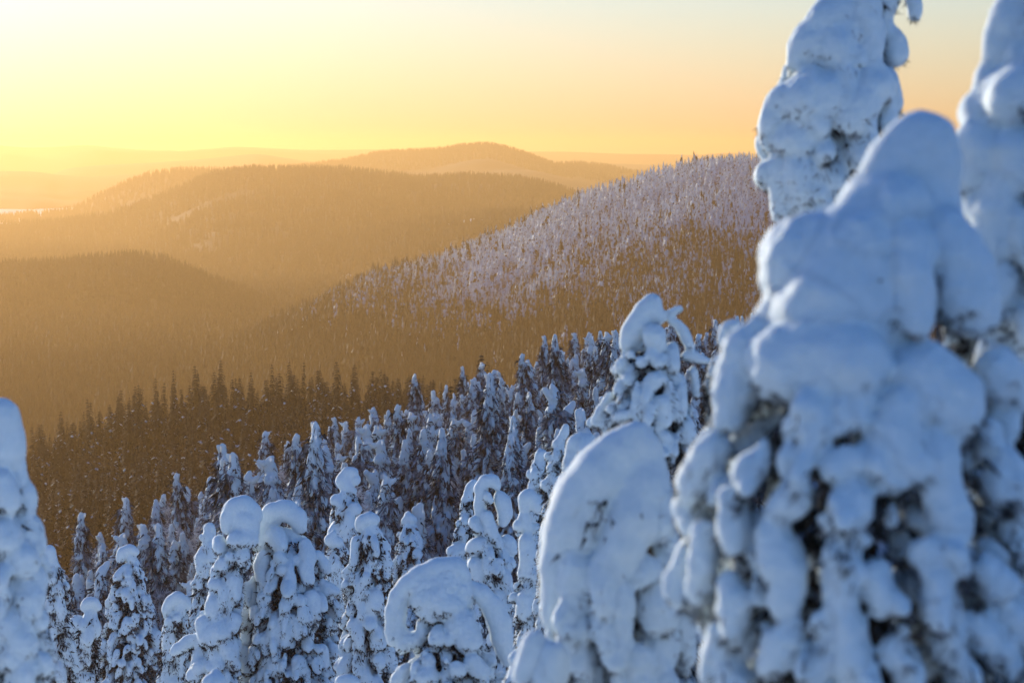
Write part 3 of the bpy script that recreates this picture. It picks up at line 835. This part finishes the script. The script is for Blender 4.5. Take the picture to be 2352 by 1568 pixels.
hero('snow_laden_spruce', 'bent-over snow tree arching into a dome with a hole on its left', 'c2', 28.0,
     [(1050, 420, 700), (1200, 370, 760), (1330, 260, 800), (1450, 220, 860), (1568, 170, 900)],
     caps=[[(160, 1300, 18), (150, 1220, 30), (160, 1100, 42), (190, 985, 50), (255, 915, 60), (355, 850, 74), (465, 805, 82), (575, 800, 84), (635, 850, 48), (645, 930, 40), (640, 990, 28)],
           [(700, 925, 42), (765, 965, 60), (838, 1050, 70), (886, 1160, 76), (898, 1260, 66), (915, 1350, 46), (945, 1430, 30)]],
     clumps=[[(300, 935, 62, 0), (400, 925, 100, -10), (520, 905, 112, -20), (600, 950, 84, -20), (630, 1010, 70, -20)], [(330, 1010, 58, -10), (370, 1000, 76, -40), (480, 1000, 110, -60), (565, 1060, 100, -80)], [(420, 1090, 76, -60), (340, 1060, 36, 0)], [(225, 1345, 28, 0), (240, 1290, 44, 0), (310, 1290, 44, -20), (360, 1240, 40, -20), (370, 1160, 36, 0)], [(620, 1180, 108), (665, 1280, 90)],
             [(470, 1260, 62)], [(690, 1105, 36)], [(215, 1000, 46, 0), (205, 1090, 40, 0), (200, 1180, 42, 0), (215, 1260, 50, 0), (265, 1290, 50, 0), (330, 1270, 50, 0)], [(400, 1420, 40)], [(400, 1530, 76)], [(700, 1420, 60), (760, 1500, 60)], [(600, 1480, 60)], [(830, 1420, 36)], [(250, 1480, 50), (200, 1560, 55)], [(900, 1540, 50)]],
     lump=40, seed=18, dens=0.5, gaps=0.35, blend=0.45, noise=1.6, twigs=[[(230, 1378, -60), (150, 1388, -80), (40, 1384, -90)], [(100, 1370, -70), (60, 1345, -80)]])
hero('snow_laden_spruce', 'snow tree with a hooked cap and a heavy right lobe, behind the bent dome', 'c2', 44.0,
     [(480, 700, 860), (600, 690, 900), (720, 660, 960), (850, 690, 990), (1000, 740, 1000), (1200, 780, 1000), (1400, 760, 1030), (1600, 740, 1050)],
     caps=[[(765, 300, 42), (755, 255, 40), (790, 205, 44), (840, 200, 40), (868, 240, 26)], [(760, 300, 42), (750, 370, 40), (760, 430, 40)], [(880, 300, 34), (905, 350, 54), (925, 420, 48), (905, 480, 36)]],
     clumps=[[(800, 440, 42), (825, 530, 42), (840, 590, 30)], [(715, 478, 40), (735, 530, 26)], [(735, 640, 60), (690, 660, 44)], [(800, 300, 26), (820, 340, 22)], [(930, 620, 60), (960, 680, 44)], [(730, 770, 60), (750, 860, 44)], [(960, 760, 40)], [(880, 750, 30), (890, 830, 26)]],
     lump=30, seed=19, dens=0.8, gaps=0.42)
hero('snow_laden_spruce', 'slim lumpy snow tree tucked behind the left side of the hook-capped tree', 'c2', 52.0,
     [(300, 640, 710), (450, 605, 720), (600, 565, 720), (700, 530, 720), (900, 500, 740), (1200, 480, 760)],
     caps=[[(712, 212, 24), (690, 248, 32), (668, 282, 20)]], clumps=[[(640, 555, 34)], [(610, 490, 24)], [(640, 660, 40), (560, 680, 36)]], lump=24, seed=20, gaps=0.42)
hero('snow_laden_spruce', 'thin column of stacked snow balls between the hook-capped and domed trees', 'c2', 36.0,
     [(600, 1030, 1140), (750, 1015, 1150), (880, 1015, 1170), (1000, 1000, 1180), (1200, 985, 1190), (1450, 960, 1210), (1600, 950, 1220)],
     caps=[[(1085, 285, 34), (1060, 320, 48), (1055, 390, 42)], [(1100, 320, 46), (1145, 375, 48), (1175, 400, 26)], [(1050, 440, 40), (1060, 510, 44)]],
     clumps=[[(1013, 505, 44, 0)], [(1130, 520, 36, 0), (1150, 540, 24, 0)], [(1065, 610, 54), (1075, 720, 58), (1070, 820, 52)], [(1108, 835, 50)], [(1000, 915, 28, 0)], [(985, 985, 36, 0), (960, 990, 18, 0)], [(1060, 1000, 64), (1050, 1100, 60)], [(1130, 690, 20, 0)]],
     lump=30, seed=21, gaps=0.42, dens=0.7)
hero('snow_laden_spruce', 'knobbly snow tree with a small upright knob, left of the domed tree', 'c8', 33.0,
     [(820, 1820, 1920), (950, 1780, 1930), (1100, 1740, 1930), (1300, 1720, 1930), (1600, 1690, 1940), (2400, 1650, 1950)],
     caps=[[(1925, 690, 28), (1910, 750, 36), (1880, 800, 34), (1840, 850, 40)]], clumps=[[(1770, 950, 40)], [(1790, 1060, 44)], [(1750, 1210, 56)], [(1880, 1260, 50)]], lump=34, seed=22, gaps=0.4)
hero('snow_laden_spruce', 'knobbly snow tree with a bent stepped cap, at the edge of the dense snowy wood', 'c8', 40.0,
     [(980, 1640, 1740), (1100, 1600, 1770), (1250, 1580, 1780), (1500, 1540, 1790), (2200, 1480, 1800)],
     caps=[[(1735, 930, 26), (1695, 940, 44), (1690, 1005, 40), (1650, 1050, 36)]], clumps=[[(1605, 1110, 36)], [(1650, 1100, 40), (1640, 1150, 30)]], lump=34, seed=23, gaps=0.4)
hero('snow_laden_spruce', 'two-lobed smooth snow mound peeping out behind the left rim of the domed tree', 'c8', 24.0,
     [(900, 1930, 2200), (1100, 1900, 2200), (1400, 1840, 2200), (2000, 1800, 2250)],
     caps=[[(2050, 780, 40), (2000, 850, 72), (1980, 950, 60)], [(2130, 800, 50), (2070, 900, 90), (2020, 980, 60)]], clumps=[[(1950, 1050, 46)], [(1900, 1160, 50)], [(1880, 1290, 50)], [(2140, 660, 40, 60), (2200, 640, 40, 60)]], lump=46, seed=24, gaps=0.2, noise=0.6)
# --- left and centre group
hero('snow_laden_spruce', 'broad snow-laden spruce with an arched cap, right one of the tallest pair', 'c1', 50.0,
     [(400, 760, 1110), (500, 715, 1200), (650, 690, 1290), (800, 630, 1330), (1000, 610, 1370), (1200, 580, 1370), (1400, 580, 1355), (1568, 590, 1350)],
     caps=[[(745, 440, 44), (758, 380, 54), (785, 310, 66), (860, 235, 82), (970, 210, 82), (1045, 265, 76), (1075, 340, 52)]],
     clumps=[[(880, 420, 84), (920, 490, 58)], [(905, 575, 44), (940, 590, 30)], [(925, 685, 40)], [(1110, 470, 46), (1130, 570, 60), (1120, 690, 55), (1140, 760, 48)], [(780, 560, 44), (760, 660, 56), (770, 740, 45)], [(995, 920, 55)], [(1160, 890, 62), (1170, 1000, 60)],
             [(970, 1060, 50), (960, 1160, 60), (940, 1260, 45)], [(860, 1130, 40), (845, 1230, 50)], [(720, 1000, 50), (730, 1060, 50)], [(1210, 560, 40), (1250, 620, 44), (1280, 680, 36)], [(640, 1330, 60), (660, 1450, 60)], [(880, 1440, 80)], [(1060, 1400, 60), (1070, 1480, 50)], [(1240, 1300, 50), (1250, 1420, 50)]],
     lump=38, seed=31, dens=0.95, gaps=0.42)
hero('snow_laden_spruce', 'snow-laden spruce with double-lobed cap and wing-like left bough, left of the tallest pair', 'c1', 49.0,
     [(480, 430, 720), (600, 410, 700), (720, 370, 640), (900, 340, 620), (1050, 280, 620), (1250, 250, 610), (1400, 220, 600), (1568, 200, 600)],
     caps=[[(500, 350, 54), (515, 270, 66), (560, 185, 72), (630, 160, 70), (690, 210, 66), (735, 260, 40)], [(600, 270, 76), (650, 290, 100), (640, 390, 110)]],
     clumps=[[(430, 450, 52), (450, 520, 48)], [(560, 440, 70), (690, 440, 60)], [(385, 790, 44), (440, 800, 50)], [(395, 930, 66), (385, 1000, 62)], [(300, 1018, 18, 0), (330, 1030, 22, 0)], [(318, 1105, 70), (360, 1200, 90), (440, 1170, 100)], [(560, 1070, 60), (520, 1130, 60)],
             [(275, 1215, 44, 0), (195, 1240, 54, 0), (125, 1290, 48, 0), (75, 1320, 30, 0)], [(470, 1270, 56), (510, 1350, 58), (555, 1430, 52)], [(430, 1430, 46)], [(300, 1430, 60), (240, 1520, 70)], [(550, 760, 60), (560, 880, 50)], [(520, 580, 44)], [(470, 640, 56)]],
     lump=40, seed=32, dens=0.8, gaps=0.42)
hero('snow_laden_spruce', 'slender drooping snow tree behind the left of the tallest pair', 'c1', 62.0,
     [(420, 290, 430), (600, 268, 430), (800, 230, 420), (1000, 200, 420), (1200, 150, 420), (1400, 100, 420), (1568, 70, 420)],
     caps=[[(362, 348, 36)], [(300, 420, 26)]], clumps=[[(380, 500, 50), (360, 600, 50)], [(310, 570, 40), (295, 660, 40)], [(240, 790, 30)]], lump=36, seed=33, gaps=0.42)
hero('snow_laden_spruce', 'small drooping snow tree with a rounded shoulder, left of the tallest pair', 'c1', 56.0,
     [(980, 10, 200), (1150, -15, 200), (1300, -30, 180), (1568, -50, 160)],
     caps=[[(25, 990, 44), (55, 935, 50), (105, 900, 52), (155, 925, 46), (190, 970, 28)]], clumps=[[(40, 1090, 40)], [(110, 1060, 36)]], lump=36, seed=34, gaps=0.4)
hero('snow_laden_spruce', 'smooth white dome cap poking up at the bottom edge beneath the tallest pair', 'c1', 27.0,
     [(1600, 320, 480), (1700, 300, 500), (1800, 280, 520)], caps=[[(370, 1565, 80), (420, 1570, 84)]], clumps=[[(390, 1640, 110, 0)]], lump=50, seed=35, gaps=0.1)
hero('snow_laden_spruce', 'flat snow cap at the bottom edge between the broad spruce and the bent dome', 'c1', 34.0,
     [(1590, 1360, 1560), (1700, 1340, 1600), (1800, 1320, 1620)], caps=[[(1390, 1560, 50), (1430, 1550, 54), (1500, 1565, 50)]], clumps=[[(1450, 1620, 80, 0)]], lump=40, seed=36, gaps=0.1)
hero('snow_laden_spruce', 'tapering snow-laden spruce with a curled tip, just right of the tallest pair', 'c9', 62.0,
     [(790, 352, 475), (900, 328, 525), (1050, 290, 530), (1200, 285, 530), (1400, 268, 540), (1568, 252, 560)],
     caps=[[(365, 790, 24), (378, 760, 32), (412, 745, 30), (445, 752, 22)]], clumps=[[(345, 860, 26), (340, 940, 24)], [(430, 1180, 50), (440, 1130, 40)], [(300, 1080, 28)], [(330, 1280, 34)]], lump=23, seed=37, dens=1.0, gaps=0.42)
hero('snow_laden_spruce', 'narrow darker spruce with a neat pointed snowy crown, left behind the bent dome', 'c9', 88.0,
     [(770, 568, 645), (850, 545, 678), (950, 532, 690), (1100, 515, 695), (1300, 500, 700), (1500, 490, 710)],
     caps=[[(590, 760, 20), (610, 740, 20), (635, 755, 18)]], clumps=[], lump=15, seed=38, dens=1.15, gaps=0.5)
hero('snow_laden_spruce', 'lumpy snow-laden spruce standing taller behind the broad spruce', 'c9', 84.0,
     [(610, 240, 375), (700, 218, 378), (800, 208, 370), (950, 200, 370), (1200, 180, 380), (1500, 170, 390)],
     caps=[[(335, 515, 22), (300, 515, 24), (280, 560, 34), (300, 590, 34)], [(345, 555, 26)]], clumps=[[(250, 660, 34)], [(340, 700, 34)]], lump=24, seed=39, gaps=0.42)
hero('snow_laden_spruce', 'peaked snow tree half hidden between the broad spruce and the curled-tip spruce', 'c9', 72.0,
     [(860, 192, 295), (950, 195, 305), (1100, 200, 310), (1300, 190, 315), (1560, 180, 320)],
     caps=[[(235, 822, 14), (215, 855, 28), (255, 865, 28)]], clumps=[], lump=20, seed=40, gaps=0.45)
hero('snow_laden_spruce', 'large snow tree cut by the left edge with a tall smooth pillar top', 'c4', 17.0,
     [(480, -80, 110), (600, -120, 150), (750, -150, 190), (900, -160, 215), (1100, -180, 245), (1300, -180, 255), (1450, -190, 270), (1600, -200, 300)],
     caps=[[(5, 220, 76), (20, 310, 84), (35, 400, 84), (40, 470, 66)]],
     clumps=[[(70, 580, 50, 0), (120, 630, 52, 0), (140, 690, 36, 0)], [(160, 760, 34, 0), (185, 840, 36, 0), (200, 895, 20, 0)], [(10, 560, 60), (50, 680, 50)], [(30, 850, 84)], [(120, 960, 80)], [(190, 1050, 56)], [(165, 1130, 66)], [(40, 1280, 80)], [(190, 1260, 56)], [(100, 1360, 88)], [(215, 1480, 58)], [(50, 1450, 60)], [(120, 1530, 60)]],
     lump=50, seed=53, dens=0.75, gaps=0.42, blend=0.45, noise=1.8)
hero('snow_laden_spruce', 'wide dark-boughed spruce with a rounded snowy tip, alone in the lower left', 'c4', 78.0,
     [(950, 590, 690), (1050, 560, 735), (1200, 530, 785), (1350, 490, 800), (1568, 455, 815), (1700, 440, 830)],
     caps=[[(600, 950, 22), (615, 915, 28), (650, 900, 26), (680, 915, 18)]], clumps=[], lump=17, seed=42, dens=0.95, gaps=0.55)
hero('snow_laden_spruce', 'dark spruce with snowy tip close beside the tree cut by the left edge', 'c4', 60.0,
     [(960, 215, 300), (1100, 225, 345), (1300, 225, 365), (1568, 220, 380), (1700, 215, 390)],
     caps=[[(248, 905, 28), (245, 950, 36)]], clumps=[], lump=24, seed=43, dens=0.9, gaps=0.5)
hero('snow_laden_spruce', 'short snowy spruce with a white shoulder lump, left of the wide dark-boughed spruce', 'c4', 68.0,
     [(1200, 405, 500), (1300, 370, 500), (1450, 345, 500), (1568, 335, 500), (1700, 330, 500)],
     caps=[[(420, 1190, 22), (440, 1165, 26), (470, 1165, 24), (490, 1190, 18)]], clumps=[[(385, 1265, 40), (370, 1310, 34)]], lump=22, seed=44, gaps=0.45)
hero('snow_laden_spruce', 'round snow cap at the bottom edge between the bent dome and the domed tree', 'c2', 19.0,
     [(1450, 930, 1120), (1568, 900, 1140), (1700, 880, 1150)], caps=[[(990, 1400, 50), (1050, 1400, 52)]], clumps=[[(1010, 1500, 70, 0)]], lump=44, seed=45, gaps=0.15)
hero('snow_laden_spruce', 'snowy spruce seen in the gap between the domed tree and the hooded giant', 'c6', 26.0,
     [(1080, 40, 230), (1300, 0, 280), (1500, -40, 320), (1700, -60, 340)], caps=[[(140, 1010, 40), (150, 1070, 60)]], clumps=[], lump=44, seed=46, gaps=0.35)
print('hero triangles', TRI[0])
# ------------------------------------------------------------------ the snowy wood on the near slope: individual trees
def mid_template(seed, H, R, top=0.28, r0=0.2, dens=0.8, gaps=0.3):
    rng = np.random.RandomState(seed)
    zs = np.linspace(H - 0.25, 0.4, 12); f = (zs[0] - zs) / (zs[0] - zs[-1])
    Rs = R * (0.10 + 0.90 * f ** 0.8) * (1 + 0.07 * rng.randn(12))
    bx = np.cumsum(rng.randn(12) * 0.03)[::-1]
    cs = np.stack([bx - bx[-1], np.cumsum(rng.randn(12) * 0.03)[::-1] * 0.5], 1)
    blobs, npt, nout, nr = hanging_branches(zs, cs, Rs, r0, rng, dens, gap_ok=gaps, ragged=0.16)
    # loaded tip, sometimes bent over
    p = np.array((cs[0, 0], cs[0, 1], H - 0.45)); lean = np.array((rng.randn() * 0.10, rng.randn() * 0.05, 0))
    for k in range(5):
        r = top * (0.95 - 0.11 * k) * rng.uniform(0.85, 1.15)
        blobs.append((p.copy(), (r * 1.25, r, r), frame_from((lean[0], lean[1], -1)), 1)); p = p + lean + np.array((0, 0, top * 0.5))
    V, Q, nrm, lab, fld = snow_surface(blobs, 0.05, 0.016, 0.04, 0.2, seed)
    qc = V[Q[:, 0]]; qr = np.hypot(qc[:, 0], qc[:, 1])
    Q = Q[qr > 0.4 * np.interp(-qc[:, 2], -zs, Rs)]
    used, inv = np.unique(Q, return_inverse=True)
    snow = mesh_from('snow', V[used], inv.reshape(-1, 4), M_SNOWF, normals=nrm[used])
    V1, F1 = needles('n', npt, nout, nr, 4, 0.30, 0.038, rng, M_NEEDLE, fld=fld, base0=np.zeros(3))
    k = 420; zz = rng.uniform(0.4, H - 0.8, k); RR = np.interp(-zz, -zs, Rs) * 0.8 * np.sqrt(rng.rand(k)); aa = rng.rand(k) * 6.283
    pin = np.stack([np.cos(aa) * RR, np.sin(aa) * RR, zz], 1)
    V3, F3 = needles('n', pin, np.stack([np.cos(aa), np.sin(aa), 0 * aa], 1), np.full(k, 0.1), 2, 0.5, 0.09, rng, M_NEEDLE)
    fol = mesh_from('foliage', np.concatenate([V1, V3]), np.concatenate([F1, F3 + len(V1)]), M_NEEDLEM, smooth=False)
    trunk = mesh_from('trunk', *tube([(0, 0, -0.4), (cs[6, 0], cs[6, 1], H * 0.5), (cs[0, 0], cs[0, 1], H - 0.6)], (0.14, 0.09, 0.03), 6), M_BARK)
    for me in (snow, fol, trunk): count(me)
    return dict(snow=snow, foliage=fol, trunk=trunk), H

M_NEEDLEM = needle_material('needles_mid', (0.028, 0.028, 0.027), (0.34, 0.36, 0.40), 3.0, 0.42, 0.68)
MID = [mid_template(100 + i, H, R, top, r0, dens, gaps) for i, (H, R, top, r0, dens, gaps) in enumerate([
    (7.8, 1.00, 0.15, 0.115, 0.60, 0.42), (8.6, 1.12, 0.13, 0.11, 0.52, 0.50), (6.6, 0.95, 0.20, 0.13, 0.66, 0.36), (9.4, 1.05, 0.12, 0.105, 0.50, 0.52),
    (7.2, 0.85, 0.18, 0.125, 0.68, 0.36), (5.4, 0.75, 0.18, 0.12, 0.70, 0.32), (8.0, 1.20, 0.14, 0.11, 0.46, 0.55), (6.2, 1.00, 0.17, 0.125, 0.60, 0.40)])]

def place(parts, name, loc, turn, sc, label, group, cat):
    root = bpy.data.objects.new(name, None); COL.objects.link(root)
    root.location = loc; root.rotation_euler = (0, 0, turn); root.scale = sc; root.empty_display_size = 0.3
    root['label'] = label; root['category'] = cat; root['group'] = group
    for nm, me in parts.items():
        o = bpy.data.objects.new(nm, me); COL.objects.link(o); o.parent = root
    return root

def spaced(n, x0, x1, d0, d1f, gap, seed, tries=40000):
    """well spaced ground points, nearest first"""
    r = np.random.RandomState(seed); out = []; grid = {}
    for _t in range(tries):
        X = r.uniform(x0, x1); dm = float(d1f(X)); d = math.sqrt(r.uniform(d0 * d0, dm * dm)) if dm > d0 else None
        if d is None: continue
        x = (X - 1176) / FPX * d
        g = gap * (0.75 + 0.25 * d / d0 * 0.5)
        key = (int(x // 4), int(d // 4)); bad = False
        for i in (-1, 0, 1):
            for j in (-1, 0, 1):
                for (a, b) in grid.get((key[0] + i, key[1] + j), ()):
                    if (a - x) ** 2 + (b - d) ** 2 < g * g: bad = True; break
                if bad: break
            if bad: break
        if bad: continue
        grid.setdefault(key, []).append((x, d)); out.append((x, d, X))
        if len(out) >= n: break
    return sorted(out, key=lambda p: p[1])

crest = lambda X: np.interp(X, CREST_X, CREST_D) + 14
mid_all = spaced(760, -80, 1760, 92, crest, 1.75, 7, 70000)
mid_pts, mid_rest = mid_all[:290], mid_all[290:]
rm = random.Random(4)
for (x, d, X) in mid_pts:
    parts, H = MID[rm.randrange(len(MID))]
    s = rm.uniform(0.84, 1.32) * (0.9 if X < 500 else 1.0); w = s * rm.uniform(0.85, 1.1)
    z = float(height(x, d)) - 0.1
    if X < 760: lab, g = 'snow-laden spruce of the white wood in front of the dark forest, lower left', 'white wood on the left'
    elif X < 1230: lab, g = 'snow-laden spruce of the dense white wood in the middle of the slope', 'dense white wood in the middle'
    else: lab, g = 'snow-laden spruce of the white wood left of the hooded giant, below the fell', 'white wood towards the right'
    place(parts, 'snowy_spruce', (x, d, z), rm.uniform(0, 6.28), (w, w, s), lab, g, 'snowy spruce')

# the remaining, smaller-looking trees of the white wood as one mass
def mass_collection(name, TPL, keys, mats):
    c = bpy.data.collections.new(name)
    for i, (parts, H) in enumerate(TPL):
        V, F, MI, o = [], [], [], 0
        for j, nm in enumerate(keys):
            me = parts[nm]; v = np.zeros(len(me.vertices) * 3, np.float32); me.vertices.foreach_get('co', v)
            f = np.zeros(len(me.loops), np.int32); me.loops.foreach_get('vertex_index', f)
            k = me.polygons[0].loop_total; f = f.reshape(-1, k)
            if k == 4: f = np.concatenate([f[:, :3], f[:, [0, 2, 3]]])
            V.append(v.reshape(-1, 3)); F.append(f + o); MI += [j] * len(f); o += len(me.vertices)
        c.objects.link(bpy.data.objects.new('%s_%02d' % (name, i), mesh_from(name, np.concatenate(V), np.concatenate(F), mats, smooth=True, mat_idx=MI)))
    return c
def mass(name, items, col, label, seed):
    ng = SCATTER.copy(); ng.name = name + '_scatter'
    for nd in ng.nodes:
        if nd.bl_idname == 'GeometryNodeCollectionInfo': nd.inputs['Collection'].default_value = col
    o = scatter(name, [t[:3] for t in items], np.array([t[4] for t in items]), np.array([t[3] for t in items]), label, seed, 0.98)
    o.modifiers[0].node_group = ng
MID_COL = mass_collection('white_wood_tree', MID, ('snow', 'foliage'), [M_SNOWF, M_NEEDLEM])
xs_ = np.array([p[0] for p in mid_rest]); ds_ = np.array([p[1] for p in mid_rest]); zs_ = height(xs_, ds_) - 0.1
mass('white_wood', [(x, d, z, rm.randrange(len(MID)), rm.uniform(0.9, 1.28)) for x, d, z in zip(xs_, ds_, zs_)], MID_COL, 'far edge of the white wood, small snow-laden spruces in a mass', 51)

# frosted birches between them
def birch_template(seed, H):
    rng = np.random.RandomState(seed)
    pts, dirs, rad_ = [], [], []
    V, F = tube([(0, 0, -0.3), (0.05, 0, H * 0.5), (0.1, 0.05, H * 0.95)], (0.09, 0.06, 0.015), 6)
    n = 900
    t = rng.rand(n) ** 0.8; a = rng.rand(n) * 6.283
    z = H * (0.25 + 0.75 * t); r = 0.16 * H * np.sin(np.pi * np.clip(0.15 + 0.85 * t, 0, 1)) ** 0.8 * np.sqrt(rng.rand(n))
    base = np.stack([np.cos(a) * r, np.sin(a) * r, z], 1)
    d = np.stack([np.cos(a) * 0.6, np.sin(a) * 0.6, np.full(n, 0.35)], 1) + rng.randn(n, 3) * 0.4
    d /= np.linalg.norm(d, axis=1)[:, None]
    side = np.cross(d, rng.randn(n, 3)); side /= np.linalg.norm(side, axis=1)[:, None]
    L = rng.uniform(0.25, 0.7, (n, 1)); W = 0.022
    Vt = np.concatenate([base - side * W, base + side * W, base + d * L], 1).reshape(-1, 3)
    return dict(crown=count(mesh_from('crown', Vt, np.arange(3 * n).reshape(-1, 3), M_RIME, smooth=False)), trunk=count(mesh_from('trunk', V, F, M_BARK)))
M_RIME = needle_material('rime', (0.30, 0.28, 0.29), (0.72, 0.73, 0.76), 4.0, 0.35, 0.65)
BIRCH = [birch_template(60 + i, H) for i, H in enumerate((6.0, 7.5, 5.0))]
for (x, d, X) in spaced(120, 100, 1500, 98, crest, 2.6, 19):
    parts = BIRCH[rm.randrange(3)]
    s = rm.uniform(0.8, 1.15)
    place(parts, 'frosted_birch', (x, d, float(height(x, d))), rm.uniform(0, 6.28), (s, s, s), 'bare birch furred with hoarfrost among the snow-laden spruces of the slope', 'frosted birches in the white wood', 'birch')

# ------------------------------------------------------------------ the dark forest on the bench below
def dark_template(seed, H, R, snow_p):
    rng = np.random.RandomState(seed)
    V, F, SV, SF = [], [], [], []
    z = H - 0.5
    V += [(-.05, 0, H - 1.3), (.05, 0, H - 1.3), (0, 0, H), (0, -.05, H - 1.3), (0, .05, H - 1.3)]; F += [(0, 1, 2), (3, 4, 2)]
    while z > 1.0:
        f = (H - z) / H
        Rz = R * (0.08 + 0.95 * f ** 0.75) * rng.uniform(0.75, 1.15)
        nb = 5 + int(3 * f + rng.rand())
        a0 = rng.rand() * 6.28
        for b in range(nb):
            a = a0 + 6.283 * b / nb + rng.randn() * 0.2
            L = Rz * rng.uniform(0.65, 1.15)
            ou = np.array((math.cos(a), math.sin(a), 0)); sd = np.array((-ou[1], ou[0], 0))
            drop = rng.uniform(0.35, 0.75)
            pr = [np.array((0, 0, z)) + ou * L * t + np.array((0, 0, -drop * L * t ** 1.4 + 0.18 * L * max(0, t - 0.75))) for t in (0.1, 0.4, 0.7, 1.0)]
            wd = [0.10, 0.24, 0.20, 0.03]
            for k in range(3):
                w0, w1 = wd[k] * L + 0.04, wd[k + 1] * L * 0.5
                i = len(V)
                hang = np.array((0, 0, -rng.uniform(0.05, 0.2) * (0.4 + L)))
                V += [pr[k], pr[k + 1], pr[k] * 0.4 + pr[k + 1] * 0.6 + sd * (w0 + rng.rand() * 0.15) + hang, pr[k] * 0.4 + pr[k + 1] * 0.6 - sd * (w0 + rng.rand() * 0.15) + hang,
                      pr[k] * 0.5 + pr[k + 1] * 0.5 + hang * 2.2]
                F += [(i, i + 2, i + 1), (i, i + 1, i + 3), (i, i + 4, i + 1)]
            if rng.rand() < snow_p:
                t = rng.uniform(0.45, 0.9); c = np.array((0, 0, z)) + ou * L * t + np.array((0, 0, -drop * L * t ** 1.4 + 0.06))
                l = rng.uniform(0.18, 0.55) * (0.5 + 0.35 * L); w = l * rng.uniform(0.4, 0.8)
                tn = ou + np.array((0, 0, -drop)); i = len(SV)
                SV += [c - tn * l, c + tn * l, c - sd * w, c + sd * w, c + np.array((0, 0, 0.5 * w + 0.04)), c - np.array((0, 0, 0.35 * w))]
                SF += [(i, i + 2, i + 4), (i + 2, i + 1, i + 4), (i + 1, i + 3, i + 4), (i + 3, i, i + 4), (i + 2, i, i + 5), (i + 1, i + 2, i + 5), (i + 3, i + 1, i + 5), (i, i + 3, i + 5)]
        z -= rng.uniform(0.32, 0.5)
    crown = mesh_from('crown', V, F, M_NEEDLED, smooth=False)
    snow = mesh_from('snow', SV, SF, M_SNOWF, smooth=True)
    trunk = mesh_from('trunk', *tube([(0, 0, -0.5), (0, 0, H * 0.5), (0, 0, H - 0.4)], (0.17, 0.1, 0.02), 6), M_BARK)
    for me in (crown, snow, trunk): count(me)
    return dict(crown=crown, snow=snow, trunk=trunk), H
M_NEEDLED = needle_material('needles_dark', (0.013, 0.012, 0.009), (0.06, 0.058, 0.055), 1.6, 0.52, 0.85)
DARK = [dark_template(200 + i, H, R, sp) for i, (H, R, sp) in enumerate([(12.5, 2.0, 0.06), (14.0, 1.8, 0.03), (11.5, 1.9, 0.16), (13.2, 2.3, 0.06), (10.0, 1.7, 0.34), (15.0, 2.0, 0.02)])]
dark_pts = spaced(1900, -160, 1130, 262, lambda X: 484, 2.2, 23, 80000)
mid_line = lambda X: np.interp(X, [-100, 100, 430, 640, 800, 960, 1100, 1250, 1400], [1230, 1230, 1160, 1040, 1000, 910, 870, 840, 800])
rd = random.Random(9)
shown, rest = [], []
for (x, d, X) in dark_pts:
    k = rd.choice((0, 0, 1, 1, 2, 3, 3, 4, 5)); s = rd.uniform(0.6, 1.15); z = float(height(x, d)) - 0.1
    topY = HORIZON - (z + DARK[k][1] * s) / d * FPX
    vis = -20 < X < 1300 and topY < mid_line(X) - 12
    (shown if vis else rest).append((x, d, X, z, k, s))
shown.sort(key=lambda t: t[1]); rest += shown[290:]; shown = shown[:290]
for (x, d, X, z, k, s) in shown:
    w = s * rd.uniform(0.85, 1.15)
    lab, g = ('dark spruce dusted with snow in the brown forest at the left', 'dark forest on the left') if X < 620 else ('dark spruce dusted with snow in the brown forest below the fell', 'dark forest below the fell')
    place(DARK[k][0], 'dark_spruce', (x, d, z), rd.uniform(0, 6.28), (w, w, s), lab, g, 'dark spruce')

# the farther trees of the same forest, as one mass
DARK_COL = mass_collection('dark_mass', DARK, ('crown', 'snow'), [M_NEEDLED, M_SNOWF])
mass('dark_forest', [(x, d, z, k, s) for x, d, X, z, k, s in rest], DARK_COL, 'rest of the dark spruce forest on the bench below the snowy slope', 33)
print('all triangles', TRI[0])
